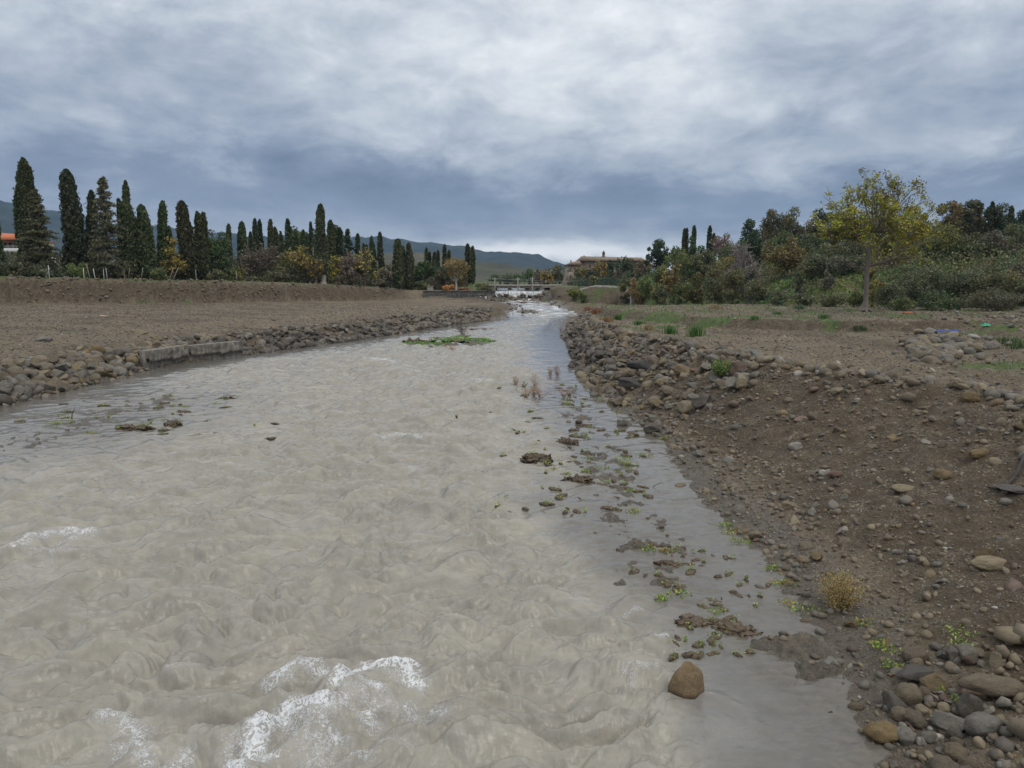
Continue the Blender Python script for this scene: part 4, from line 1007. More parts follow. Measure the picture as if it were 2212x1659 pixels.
for i, (x, yt, w, Y, lobes, lab) in enumerate(CYP):
    X, Yy, H, Wd = dims_for(x, yt, w, Y)
    npx = (w*.463)*(H/Y*711); n = int(np.clip(npx*3.4, 1200, 9000)); ls = np.clip(Y/711*2.6, .38, .7)
    cr = cypress_arrays(100+i, H, Wd/2*(.86 if len(lobes) == 1 else 1.05), lobes, n, ls)
    rj = np.random.RandomState(500+i); tn = rj.uniform(.78, 1.3); cr[2][:] = cr[2]*tn*np.array([rj.uniform(.9, 1.25), 1, rj.uniform(.8, 1.1)]); cr[0][:, 0] += cr[0][:, 2]*rj.normal()*.012
    if 'giant' in lab:
        tk = trunk_arrays(H, .55, (.30, .27, .24), i)
    else: tk = trunk_arrays(H, Wd*.07+.1, (.12, .10, .08), i)
    o = add_tree('cypress', lab, 'cypress', 'cypresses', X, Yy, cr, tk)

PINE = [(.028, .048, .018), (.040, .066, .022), (.056, .084, .028), (.075, .098, .036)]
OLIVE = [(.058, .074, .030), (.080, .098, .036), (.102, .118, .048), (.118, .120, .060)]
EUC = [(.055, .066, .036), (.078, .084, .044), (.105, .098, .050), (.125, .092, .055)]
YEL = [(.24, .18, .035), (.19, .15, .035), (.12, .12, .035), (.20, .13, .04), (.09, .09, .035)]
YGR = [(.145, .165, .028), (.215, .200, .032), (.105, .130, .028), (.235, .180, .032), (.08, .07, .030), (.095, .060, .030)]
ORA = [(.36, .23, .03), (.31, .18, .03), (.26, .18, .04), (.18, .12, .04)]
RUS = [(.115, .080, .035), (.14, .10, .04), (.085, .065, .035), (.17, .14, .04)]
BRN = [(.090, .080, .052), (.115, .098, .064), (.07, .064, .042)]
DKG = [(.022, .040, .022), (.032, .052, .026), (.045, .064, .032), (.05, .055, .035)]
GRB = [(.070, .082, .048), (.090, .100, .056), (.055, .070, .038), (.115, .115, .070)]
GREY = [(.090, .088, .066), (.112, .106, .080), (.070, .072, .052), (.07, .08, .05)]
def leafsize(Y): return float(np.clip(Y/711*2.1, .10, .7))
def T(kind, x, yt, w, Y, name, lab, cat, cols, seed, yb=None, **k):
    X, Yy = place(x, Y); b = gz(X, Yy)-.1
    H = z_at(yt, Y)-b; Wd = w/FPX*Y*C_; npx = (w*.463)*(H/Y*711)*.8; ls = leafsize(Y)
    grp = k.pop('group', 'trees along the river'); dens = k.pop('dens', 1.0)
    if kind == 'clumpy': cr, wd_ = clumpy(seed, H, Wd, k.pop('z0', .25), cols, int(np.clip(npx*4.0*dens, 1200, 16000)), ls, **k)
    elif kind == 'bush': cr, wd_ = clumpy(seed, H, Wd, .0, cols, int(np.clip(npx*4.2*dens, 600, 16000)), ls, wood=False, **k)
    elif kind == 'limb': cr, wd_ = limb_tree(seed, H, Wd, k.pop('z0', .25), cols, int(np.clip(npx*1.7*dens, 0, 14000)), ls*1.05, tw=k.pop('tw', max(.015, Y/711*.35)), **k)
    elif kind == 'cedar': cr, wd_ = cedar(seed, H, Wd/2, cols, k.pop('nb', 130), k.pop('per', 75), ls*1.1, **k)
    return add_tree(name, lab, cat, grp, X, Yy, cr, wd_, b)
T('cedar', 93, 410, 78, 114, 'cedar', 'conical brownish green cedar in front of the tallest cypress', 'cedar', [(.055, .060, .030), (.075, .076, .040), (.095, .088, .048)], 1, nb=150, per=110)
T('cedar', 238, 383, 84, 115, 'cedar', 'tall cedar with an open ragged crown between two cypresses', 'cedar', [(.060, .066, .036), (.085, .084, .048), (.11, .10, .06)], 2, nb=150, per=85)
T('clumpy', 474, 493, 58, 126, 'pine', 'bushy bright green pine right of the twin topped cypress', 'pine', PINE, 3, z0=.02, n=22)
T('limb', 374, 506, 62, 120, 'shrub_tree', 'low yellow ochre shrub tree in front of the cypress with a side spire', 'tree', YEL, 4, z0=.1, n1=9, dens=1.3)
T('limb', 562, 523, 84, 136, 'bare_tree', 'broad bare brown tree on the left bank top', 'tree', BRN, 5, z0=.15, n1=14, k2=7, k3=6, dens=.9, r0=.12, bark=(.16, .12, .10))
T('clumpy', 640, 484, 60, 172, 'pine', 'green pine at the left of the grove behind the yellow trees', 'pine', PINE, 6, z0=.1, n=16)
T('clumpy', 672, 492, 55, 175, 'pine', 'green pine at the right of the grove behind the yellow trees', 'pine', PINE, 7, z0=.1, n=16)
T('clumpy', 610, 503, 34, 170, 'pine', 'small grey green pine at the left edge of the grove', 'pine', PINE, 8, z0=.05, n=9)
T('clumpy', 727, 482, 46, 175, 'pine', 'round green pine behind the giant cypress', 'pine', PINE, 9, z0=.1, n=12)
T('cedar', 754, 496, 32, 165, 'conifer', 'flat layered dark conifer right of the giant cypress', 'conifer', DKG, 10, nb=60, per=120)
T('limb', 640, 536, 84, 141, 'yellow_tree', 'golden yellow autumn tree left of the giant cypress', 'tree', YEL, 11, z0=.2, n1=13, dens=1.25)
T('limb', 683, 550, 44, 137, 'rusty_tree', 'rusty brown half bare tree leaning on the giant cypress', 'tree', RUS+YEL[:2], 12, z0=.2, dens=1.1)
T('limb', 722, 553, 38, 144, 'yellow_tree', 'narrow yellow tree right beside the giant cypress', 'tree', YEL[:3]+YGR[:2], 13, z0=.15, dens=1.3)
T('limb', 752, 542, 64, 146, 'bare_tree', 'pinkish brown half bare tree between the two yellow trees', 'tree', [(.12, .10, .070), (.10, .082, .056), (.15, .12, .08)], 14, z0=.15, n1=11, k2=6, k3=6, bark=(.2, .16, .14))
T('limb', 787, 541, 60, 148, 'olive_tree', 'olive yellow thinning tree right of the pinkish bare tree', 'tree', [(.16, .15, .06), (.20, .17, .06), (.13, .10, .05), (.24, .20, .05)], 15, z0=.2, n1=11, dens=1.1)
T('limb', 822, 575, 32, 153, 'yellow_shrub', 'bright yellow shrub at the right end of the yellow trees', 'tree', [(.28, .25, .04), (.24, .21, .05), (.16, .15, .05)], 16, z0=.1, dens=1.6)
T('limb', 838, 565, 40, 152, 'bare_tree', 'dull brown tree left of the wide based cypress', 'tree', BRN, 17, z0=.1, dens=1.0)
T('clumpy', 918, 564, 50, 158, 'pine', 'umbrella pine with a forked trunk near the stone wall', 'pine', PINE, 18, z0=.42, shape='umbrella', n=12)
T('clumpy', 943, 575, 50, 176, 'evergreen', 'dark evergreen filling the gap right of the umbrella pine', 'tree', DKG, 19, z0=.0, n=10)
T('clumpy', 985, 553, 56, 156, 'eucalyptus', 'white stemmed eucalyptus with a rusty crown near the wall', 'eucalyptus', [(.14, .12, .05), (.17, .13, .05), (.10, .10, .045), (.20, .12, .045)], 20, z0=.3, n=15, bark=(.50, .47, .42), r0=.2, dens=.62, shell=.3)
T('clumpy', 958, 572, 34, 160, 'eucalyptus', 'thin olive eucalyptus left of the white stemmed one', 'eucalyptus', EUC, 21, z0=.2, n=8, dens=.7)
T('bush', 970, 615, 30, 150.9, 'orange_bush', 'low bright orange bush on top of the stone wall', 'bush', [(.32, .15, .05), (.28, .14, .05), (.24, .14, .06)], 22, n=8)
T('bush', 1000, 621, 26, 151.5, 'rusty_bush', 'dull rusty bush right of the orange bush on the wall', 'bush', [(.22, .12, .06), (.18, .12, .07)], 23, n=6)
T('clumpy', 894, 590, 34, 160, 'shrub', 'dark shrub behind the dirt ramp', 'shrub', DKG, 24, z0=.0, n=8)
# beyond the bridge
T('clumpy', 1118, 590, 46, 330, 'pine', 'low green trees left beyond the bridge', 'pine', PINE, 30, z0=.0, n=12, group='trees beyond the bridge')
T('clumpy', 1072, 592, 38, 335, 'pine', 'leftmost green tree beyond the bridge', 'pine', PINE, 31, z0=.0, n=9, group='trees beyond the bridge')
T('clumpy', 1143, 578, 42, 300, 'pine', 'highest round green tree beyond the bridge', 'pine', [(.045, .075, .026), (.06, .09, .03), (.035, .058, .024)], 32, z0=.0, n=12, group='trees beyond the bridge')
T('clumpy', 1098, 589, 30, 320, 'pine', 'pale green tree in the middle beyond the bridge', 'pine', GRB, 33, z0=.0, n=9, group='trees beyond the bridge')
T('limb', 1171, 577, 42, 260, 'bare_tree', 'greyish brown tree behind the yellow tree at the bridge end', 'tree', [(.15, .12, .085), (.18, .15, .10), (.12, .11, .07)], 34, z0=.1, n1=12, dens=1.6)
T('limb', 1183, 587, 34, 215, 'yellow_tree', 'golden tree at the right end of the bridge', 'tree', YEL[:3]+ORA[:1], 35, z0=.1, n1=10, dens=1.8)
T('clumpy', 1209, 569, 40, 245, 'dark_tree', 'dark reddish green tree left of the old villa', 'tree', RUS+DKG, 36, z0=.0, n=12)
T('clumpy', 1228, 578, 20, 230, 'dark_tree', 'small dark tree at the corner tower of the villa', 'tree', RUS+DKG, 63, z0=.0, n=6)
# in front of the villa
T('clumpy', 1257, 573, 42, 186, 'rusty_tree', 'rusty green tree in front of the villa gable', 'tree', RUS+OLIVE, 37, z0=.05, n=12, group='trees below the villa')
T('clumpy', 1277, 580, 30, 184, 'dark_tree', 'dark green tree in front of the villa wall', 'tree', DKG, 38, z0=.0, n=9, group='trees below the villa')
T('clumpy', 1293, 559, 44, 188, 'olive_tree', 'olive ochre tree covering the villa roof edge', 'tree', [(.14, .12, .05), (.10, .10, .045), (.17, .12, .05)], 39, z0=.05, n=12, group='trees below the villa')
T('limb', 1308, 561, 20, 182, 'golden_tree', 'narrow golden orange tree among dark trees below the villa', 'tree', ORA, 40, z0=.25, n1=10, dens=2.6, group='trees below the villa')
T('clumpy', 1327, 557, 38, 180, 'evergreen', 'dark evergreen right of the golden orange tree', 'tree', DKG, 41, z0=.0, n=12, group='trees below the villa')
T('clumpy', 1358, 553, 46, 172, 'evergreen', 'big dark evergreen at the right end of the villa', 'tree', DKG+BRN[:1], 42, z0=.0, n=14, group='trees below the villa')
T('limb', 1338, 585, 28, 155, 'bare_tree', 'small bare grey tree behind the fence', 'tree', [(.11, .10, .085), (.14, .12, .10)], 43, z0=.2, n1=8, dens=.8, group='trees below the villa')
T('limb', 1283, 592, 24, 146, 'young_tree', 'young thin tree with yellow green leaves standing at the embankment wall', 'tree', [(.15, .15, .06), (.19, .17, .06)], 44, z0=.35, n1=7, r0=.07, dens=1.2)
T('clumpy', 1390, 560, 44, 165, 'brown_tree', 'brownish tree between the villa and the round dark oak', 'tree', BRN+RUS[:2], 45, z0=.0, n=12)
T('clumpy', 1426, 513, 52, 168, 'oak', 'round dark oak on the skyline left of the hilltop cypresses', 'oak', DKG, 46, z0=.2, n=13, shell=.3)
T('clumpy', 1402, 532, 22, 166, 'oak', 'small dark oak at the left foot of the round oak', 'oak', DKG, 47, z0=.1, n=7)
T('clumpy', 1499, 510, 44, 160, 'pine', 'green pine in front of the hilltop cypresses', 'pine', PINE, 48, z0=.0, n=11)
T('clumpy', 1464, 530, 64, 150, 'green_tree', 'wide fresh green tree below the hilltop cypresses', 'tree', [(.060, .085, .028), (.085, .105, .034), (.11, .12, .04)], 49, z0=.0, n=16)
T('limb', 1556, 502, 58, 165, 'bare_tree', 'pinkish bare tree against the sky behind the hilltop cypresses', 'tree', [(.22, .15, .13)], 50, z0=.25, n1=13, k2=7, k3=6, dens=.35, bark=(.24, .19, .17), r0=.09)
T('clumpy', 1520, 536, 60, 138, 'brown_tree', 'brown green tree in the middle of the right hillside', 'tree', BRN+OLIVE, 51, z0=.0, n=14)
T('clumpy', 1430, 568, 62, 128, 'green_tree', 'young green tree at the foot of the hillside', 'tree', [(.07, .10, .035), (.10, .12, .045), (.13, .12, .05)], 52, z0=.15, n=14, dens=.8)
T('limb', 1449, 562, 44, 120, 'orange_tree', 'thin orange brown tree at the foot of the hillside', 'tree', [(.19, .13, .04), (.15, .11, .045), (.11, .10, .045)], 53, z0=.2, n1=10, dens=1.1, r0=.07)
T('clumpy', 1580, 540, 66, 128, 'olive_tree', 'olive and yellow tree left of the bare grey tree', 'tree', [(.13, .12, .045), (.18, .14, .045), (.09, .09, .04)], 54, z0=.0, n=14)
T('clumpy', 1545, 562, 56, 120, 'shrub', 'olive green shrub mass in the middle of the hillside', 'shrub', [(.08, .09, .035), (.11, .10, .045), (.13, .09, .05)], 55, z0=.0, n=12)
T('limb', 1612, 515, 88, 114, 'bare_tree', 'spreading bare grey tree right of the hilltop cypresses', 'tree', [(.20, .18, .16)], 56, z0=.1, n1=20, k2=9, k3=7, dens=.12, bark=(.25, .225, .20), r0=.12, trunkf=.15)
T('clumpy', 1617, 470, 62, 135, 'pine', 'dark green pine at the left end of the tall wood on the right', 'pine', [(.024, .044, .020), (.034, .058, .026), (.046, .07, .03)], 57, z0=.2, n=14, group='tall wood on the right')
T('clumpy', 1668, 448, 64, 140, 'eucalyptus', 'tall olive eucalyptus left in the tall wood', 'eucalyptus', EUC, 58, z0=.15, n=18, group='tall wood on the right', shell=.3)
T('clumpy', 1714, 443, 66, 136, 'eucalyptus', 'tall dense eucalyptus second in the tall wood', 'eucalyptus', EUC, 59, z0=.15, n=18, group='tall wood on the right', shell=.3)
T('clumpy', 1764, 444, 54, 138, 'eucalyptus', 'dark eucalyptus right behind the lone yellow green tree', 'eucalyptus', EUC[:3]+DKG[:1], 60, z0=.1, n=16, group='tall wood on the right', shell=.3)
T('limb', 1696, 508, 86, 108, 'autumn_tree', 'low broad autumn tree with yellow rim and brown heart', 'tree', [(.20, .17, .04), (.14, .11, .04), (.10, .08, .04), (.08, .06, .04)], 61, z0=.2, n1=15, dens=1.5)
T('clumpy', 1830, 470, 80, 142, 'dark_tree', 'dark tree behind the trunk of the lone yellow green tree', 'tree', OLIVE+DKG, 62, z0=.0, n=16, group='tall wood on the right')
T('clumpy', 1745, 500, 80, 122, 'dark_tree', 'shaded evergreen mass below the eucalyptus crowns', 'tree', OLIVE[:2]+DKG, 64, z0=.0, n=16, group='tall wood on the right')
T('clumpy', 1975, 441, 56, 128, 'oak', 'dark green oak right of the lone yellow green tree', 'oak', DKG+PINE[:2], 65, z0=.1, n=14, group='tall wood on the right')
T('clumpy', 2036, 427, 66, 128, 'eucalyptus', 'rusty topped eucalyptus on the right skyline', 'eucalyptus', EUC+RUS[:2], 66, z0=.15, n=16, group='tall wood on the right', shell=.3, dens=1.1)
T('clumpy', 2082, 428, 58, 130, 'eucalyptus', 'airy eucalyptus right of the rusty topped one', 'eucalyptus', EUC, 67, z0=.15, n=15, group='tall wood on the right', shell=.3, dens=1.1)
T('clumpy', 2140, 432, 66, 126, 'eucalyptus', 'dark dense eucalyptus in the right part of the wood', 'eucalyptus', EUC[:2]+DKG, 68, z0=.1, n=16, group='tall wood on the right')
T('clumpy', 2185, 450, 60, 116, 'dark_tree', 'dark tree at the right end of the wood', 'tree', DKG, 69, z0=.0, n=14, group='tall wood on the right')
T('clumpy', 2020, 478, 100, 108, 'olive_tree', 'wide olive green tree in front of the rusty topped eucalyptus', 'tree', [(.095, .105, .038), (.12, .125, .045), (.075, .085, .035)], 70, z0=.15, n=18, group='tall wood on the right')
T('clumpy', 1925, 505, 80, 112, 'olive_tree', 'yellow olive tree right behind the lone tree trunk', 'tree', [(.10, .10, .035), (.15, .14, .04), (.075, .085, .035)], 71, z0=.1, n=14, group='tall wood on the right')
T('clumpy', 2140, 495, 60, 104, 'brown_tree', 'greyish brown leafless tree at the right end of the hillside', 'tree', BRN+GREY[:1], 72, z0=.1, n=12, group='tall wood on the right')
T('clumpy', 2205, 520, 60, 98, 'brown_tree', 'brown bushy tree cut by the right edge', 'tree', BRN+DKG[2:], 73, z0=.0, n=12, group='tall wood on the right')

# the lone tree on the right plateau
YT = 68.0
rt = np.random.RandomState(77); bx, by = place(1873, YT); bz = gz(bx, by)
def V3(x, y, dy=0): q = at(x, YT+dy); return np.array([q[0]-bx, dy, z_at(y, YT+dy)-bz])
fork = V3(1871, 548)
tg = [(1880, 400, 0), (1850, 410, 1), (1815, 425, -1), (1795, 445, 1.5), (1835, 445, -2), (1870, 440, 2), (1905, 412, 0), (1930, 405, -1), (1950, 425, 1), (1925, 440, 2), (1900, 450, -2), (1785, 468, 0),
      (1810, 480, -1.5), (1840, 480, 2), (1940, 470, -1.5), (1965, 470, .5), (1990, 475, 1), (1975, 500, -1), (1985, 520, 0), (1945, 510, 1.5), (1915, 490, -2.5), (1850, 510, -1), (1905, 530, 2), (1935, 540, -1), (1790, 495, 1), (1890, 470, 3), (1960, 545, 1)]
tg = [V3(*a) for a in tg]
f1, f2, f3 = V3(1858, 520), V3(1882, 500), V3(1872, 575)
fk = []
for t in tg:
    fk.append(f3 if t[2] < V3(0, 515)[2] else (f1 if t[0] < V3(1858, 0)[0] else f2))
def extra(s):
    s.path(curve(fork, f1, np.array([-.1, 0, 0]), 5), .17, .11); s.path(curve(fork, f2, np.array([.1, 0, 0]), 5), .18, .12)
    s.path(np.array([V3(1871, 672), V3(1873, 664), V3(1874, 650)]), 0.42, .25); s.path(curve(V3(1865, 575), V3(1830, 577), np.array([0, 0, -.1]), 5), .045, .02)
    for k in range(6):
        a = k*1.05+.3; s.path(curve(np.array([0, 0, .35]), np.array([math.cos(a)*.9, math.sin(a)*.9, -.15]), np.array([0, 0, .1]), 4), .16, .04)
    for (a, b) in [((1858, 540), (1812, 505)), ((1862, 552), (1822, 546)), ((1868, 580), (1842, 570))]:
        s.path(curve(V3(*a), V3(*b), np.array([0, 0, -.3]), 6), .05, .015)
wood, tips = limbs(rt, fork, tg, .17, 6, 5, .8, .45, (.17, .145, .125), V3(1874, 668), .23, tw=.016, k=7, extra=extra, forks=fk)
tw_ = rt.rand(len(tips))**3*np.clip(.35+(tips[:, 2]-V3(0, 545)[2])/3.0, .3, 1); tw_ /= tw_.sum(); n = 15000; idx = rt.choice(len(tips), n, p=tw_); pp = tips[idx]+rt.normal(size=(n, 3))*.17
Vl, Fl, cl_ = leaves(pp, .21, [tuple(1.15*v for v in c) for c in YGR], rt, 0, .55, [.26, .20, .18, .12, .14, .10], .15)
tv = np.clip(1+.35*np.sin(tips[:, 0]*1.7+tips[:, 2]*1.3)+rt.normal(size=len(tips))*.15, .45, 1.7)
yb_ = np.clip((tips[:, 0]-2.2)/2.0, 0, 1)
cc_ = cl_*np.repeat(tv[idx], 4)[:, None]; k_ = np.repeat(yb_[idx], 4)[:, None]*.45; cc_ = cc_*(1-k_)+np.array([.34, .27, .03])*k_
add_tree('lone_tree', 'lone yellow green tree with a tall pale trunk on the right plateau', 'tree', None, bx, by, (Vl, Fl, np.clip(cc_, .01, 1)), wood, bz)

# ------------------------------------------------------------------ bushes
SHR = 'bushes on the right hillside'
BU = [(1985, 574, 110, 78, GRB, 'tall grey green broom bush right of the lone tree'), (2050, 576, 90, 76, GRB+PINE[:1], 'broad green broom bush in the middle of the right thicket'), (1930, 612, 70, 73, GRB, 'low grey green bush just behind the lone tree'),
      (2100, 572, 90, 74, GRB+GREY[:1], 'greyish bush on the upper right slope'), (2160, 580, 90, 72, BRN+OLIVE, 'brown bramble thicket at the right edge'), (2210, 560, 80, 74, BRN, 'dark brown bramble at the upper right edge'),
      (2150, 622, 110, 66, BRN+GRB[:2], 'low tangled brown bush at the foot of the right slope'), (2030, 625, 100, 69, PINE+GRB, 'dark green bush at the foot of the thicket'), (1955, 640, 60, 68, OLIVE, 'small olive bush beside the lone tree trunk'),
      (1755, 546, 70, 100, GREY+OLIVE, 'grey brown bush left of the lone tree on the mound'), (1810, 548, 70, 98, GREY, 'grey bush behind the mound right part'), (1845, 550, 60, 98, GREY+OLIVE, 'dark grey bush behind the lone tree trunk on the mound'),
      (1880, 575, 40, 84, OLIVE+YEL[:2], 'yellow shrub immediately right of the lone tree trunk'), (1893, 600, 34, 78, OLIVE[2:]+YEL[:2], 'low yellow shrub at the right of the lone tree trunk'), (1850, 625, 45, 80, OLIVE, 'dark olive bush left of the lone tree trunk'), (1800, 628, 60, 82, BRN+OLIVE, 'brown green brush on the front of the mound'),
      (1740, 630, 50, 85, GREY+OLIVE, 'grey purple brush on the mound front'), (1680, 625, 44, 88, GRB, 'grey green tuft bush on the mound'), (1640, 600, 60, 95, OLIVE+BRN, 'brown green brush at the left end of the mound'), (1590, 575, 60, 104, [(.12, .10, .06), (.15, .12, .07)]+OLIVE[:2], 'dry tan brush below the bare grey tree'),
      (1545, 590, 60, 108, OLIVE+BRN, 'dark brush in the middle of the hillside foot'), (1500, 585, 56, 112, OLIVE+RUS[:1], 'mottled brush right of the thin orange brown tree'), (1625, 575, 50, 100, GREY, 'pale grey brush at the foot of the bare grey tree'), (1400, 590, 50, 122, [(.09, .12, .04), (.12, .13, .05)], 'fresh green bush right of the fence post'),
      (1376, 598, 40, 125, [(.20, .14, .06), (.16, .12, .06)], 'orange dry bush beside the fence post'), (1350, 596, 30, 128, OLIVE+BRN, 'dull bush at the right end of the fence'), (1240, 622, 34, 137, [(.12, .13, .04), (.16, .15, .04), (.09, .10, .04)], 'yellow green bush hanging on the embankment'), (1262, 628, 22, 133, OLIVE, 'dark olive bush at the foot of the embankment'),
      (1470, 610, 44, 114, OLIVE, 'olive bush at the bottom of the hillside'), (1425, 612, 40, 116, BRN+OLIVE, 'brownish bush at the bottom left of the hillside'), (1725, 583, 34, 92, GRB, 'round grey green bush on the mound top'), (1790, 583, 30, 92, GREY[:2], 'round purple grey bush on the mound top')]
for i, (x, yt, w, Y, cols, lab) in enumerate(BU):
    T('bush', x, yt, w, Y, 'bush', lab, 'bush', cols, 200+i, group=SHR, n=10 if w < 60 else 16, dens=1.0)
LB = [(20, 558, 60, 112, GRB, 'grey green bush in front of the orange roofed house'), (55, 561, 50, 113, GRB+BRN[:1], 'grey green bush at the foot of the conical cedar'), (95, 571, 40, 110, GRB[:2], 'low bush right of the conical cedar foot'), (170, 566, 44, 113, [(.085, .11, .035), (.11, .13, .045)], 'round yellow green broom bush below the tall single cypress'),
      (125, 572, 34, 114, GRB, 'small grey bush left of the round broom bush'), (-20, 556, 50, 108, GRB, 'bush cut by the left edge'), (345, 575, 34, 116, OLIVE, 'low olive scrub below the yellow shrub tree'), (465, 580, 40, 121, BRN+OLIVE, 'brown scrub below the bushy green pine'), (510, 577, 40, 128, [(.18, .17, .05), (.12, .13, .05)], 'yellowish scrub right of the bushy green pine'),
      (600, 585, 50, 134, BRN+OLIVE[:1], 'leafless brown scrub on the bank edge'), (730, 592, 40, 141, BRN, 'dry brown scrub right of the giant cypress foot'), (775, 596, 50, 145, BRN+OLIVE[:1], 'dry brown scrub under the olive yellow tree'), (820, 600, 50, 150, BRN+DKG[:1], 'dark scrub under the bright yellow shrub'),
      (905, 606, 50, 156, OLIVE, 'low green scrub behind the concrete pillar'), (1045, 612, 40, 156, BRN+OLIVE, 'brown scrub at the left end of the bridge')]
for i, (x, yt, w, Y, cols, lab) in enumerate(LB):
    T('bush', x, yt, w, Y, 'bush', lab, 'bush', cols, 300+i, group='bushes on the left bank', n=9)

for i, (x, yt, w, Y, cols, lab) in enumerate([(1640, 478, 70, 150, EUC, 'grey olive tree behind the dark green pine'), (1795, 452, 70, 146, EUC[:3], 'tall olive tree directly left behind the lone tree crown'), (1880, 458, 80, 150, EUC[:3]+OLIVE, 'tall tree hidden behind the lone tree crown'), (2060, 445, 80, 140, OLIVE+DKG[2:], 'dark olive tree between the two airy eucalyptus'), (2110, 447, 70, 138, EUC[:2]+DKG[2:], 'dark tree between the airy and the dense eucalyptus'),
        (1950, 470, 80, 135, OLIVE+PINE[:2], 'green tree below the oak right of the lone tree'), (1690, 495, 90, 128, OLIVE+DKG[2:], 'dark olive mass behind the autumn tree'), (1570, 525, 50, 145, OLIVE, 'olive tree behind the bare grey tree'), (2190, 478, 80, 108, OLIVE+BRN, 'olive brown tree low at the right edge'), (2090, 500, 90, 106, GREY+OLIVE, 'grey olive scrub tree above the broom bushes'), (1840, 505, 90, 118, OLIVE+BRN, 'mixed brown green tree behind the lone trunk'), (1490, 548, 60, 138, OLIVE+PINE[:1], 'olive green tree below the green pine on the hilltop'), (1770, 520, 70, 112, BRN+OLIVE, 'brown green thicket tree right of the autumn tree')]):
    T('clumpy', x, yt, w, Y, 'wood_tree', lab, 'tree', cols, 400+i, group='tall wood on the right', z0=.0, n=13, dens=.9)
# ------------------------------------------------------------------ built things
def boxes(lst):
    """list of (x0,x1,y0,y1,z0,z1) -> arrays"""
    V, F = [], []
    for i, (x0, x1, y0, y1, z0, z1) in enumerate(lst):
        V += [(x0, y0, z0), (x1, y0, z0), (x1, y1, z0), (x0, y1, z0), (x0, y0, z1), (x1, y0, z1), (x1, y1, z1), (x0, y1, z1)]; o = i*8
        F += [(o, o+3, o+2, o+1), (o+4, o+5, o+6, o+7), (o, o+1, o+5, o+4), (o+1, o+2, o+6, o+5), (o+2, o+3, o+7, o+6), (o+3, o, o+4, o+7)]
    return np.array(V, float), np.array(F)
def bx(name, lst, mat, parent=None, bev=0.0, loc=(0, 0, 0), rot=(0, 0, 0)):
    V, F = boxes(lst); o = link(name, mesh_np(name, V, F, mat), parent, loc, rot)
    if bev:
        m = o.modifiers.new('bevel', 'BEVEL'); m.width = bev; m.segments = 2
    return o
def lathe(name, prof, mat, parent=None, k=12, loc=(0, 0, 0)):
    th = np.arange(k)*2*np.pi/k; V = np.array([(r*math.cos(t), r*math.sin(t), z) for r, z in prof for t in th])
    return link(name, mesh_np(name, V, grid_faces(len(prof), k, True), mat, True), parent, loc)
M_CONC = plain('concrete_mat', (.23, .215, .185), .85, 1.6, .35, .02)
M_CONCW = plain('weathered_concrete_mat', (.30, .28, .24), .85, 1.2, .35, .02)
M_DARKST = plain('dark_masonry_mat', (.085, .078, .068), .9, 1.4, .5, .05)
M_WHITE = plain('white_wall_mat', (.62, .62, .62), .8, .8, .10, 0)
M_CREAM = plain('cream_wall_mat', (.42, .37, .28), .85, .8, .15, 0)
M_STUCCO = plain('old_stucco_mat', (.32, .26, .205), .9, .35, .32, .02)
M_STUCCO2 = plain('stone_tower_mat', (.215, .18, .145), .9, .9, .35, .05)
M_TILE = plain('tile_mat', (.46, .15, .075), .8, 1.5, .2, .02)
M_TILEO = plain('old_tile_mat', (.22, .172, .128), .9, .8, .3, .02)
M_DARK = plain('dark_opening_mat', (.03, .03, .032), .5, 1, .2, 0)
M_WOOD = plain('grey_wood_mat', (.34, .30, .25), .9, 4, .3, .01)
M_BROWN = plain('brown_shutter_mat', (.14, .09, .06), .8, 2, .2, 0)
M_GREY = plain('grey_metal_mat', (.30, .31, .32), .5, 2, .15, 0)
M_BLUEW = plain('pale_blue_door_mat', (.50, .54, .62), .7, 1, .08, 0)
M_RED = plain('dark_red_door_mat', (.20, .03, .04), .7, 1, .12, 0)

# house with the orange roof
YH = 150.0; hx, hy = place(14, YH); hz0 = z_at(566, YH)
def hX(x): return at(x, YH)[0]-hx
def hZ(y): return z_at(y, YH)-hz0
h = empty('house', (hx, hy, hz0)); tag(h, 'white and cream house with an orange tiled roof behind the left trees', 'house')
bx('ground_floor', [(hX(-60), hX(60), 0, 11, -2, hZ(546))], M_WHITE, h)
bx('balcony_parapet', [(hX(-60), hX(59.5), -1.6, -1.3, hZ(546), hZ(537)), (hX(-60), hX(59.5), -1.6, 0, hZ(546.5), hZ(545))], M_WHITE, h)
bx('wall', [(hX(-60), hX(54), .4, 10.6, hZ(545), hZ(519))], M_CREAM, h)
bx('railing', [(hX(-60+i*2.2), hX(-60+i*2.2)+.05, -1.5, -1.45, hZ(537), hZ(531)) for i in range(54)]+[(hX(-60), hX(59), -1.52, -1.43, hZ(531.3), hZ(530.7))], M_GREY, h)
rv = [(hX(-70), -1.9, hZ(518)), (hX(59), -1.9, hZ(521)), (hX(59), 12, hZ(521)), (hX(-70), 12, hZ(518)), (hX(-40), 5, hZ(492)), (hX(14), 5, hZ(506))]
rv = [(hX(-70), -1.9, hZ(518.5)), (hX(56), -1.9, hZ(518.5)), (hX(56), 12, hZ(518.5)), (hX(-70), 12, hZ(518.5)), (hX(-50), 5, hZ(497)), (hX(6), 5, hZ(502))]
rf = link('roof', mesh_np('roof', np.array(rv), [np.array([(0, 1, 5, 4), (2, 3, 4, 5), (3, 2, 1, 0)]), np.array([(1, 2, 5), (3, 0, 4)])], M_TILE), h)
bx('chimney', [(hX(30), hX(34), 3, 4, hZ(515), hZ(505))], M_CREAM, rf)
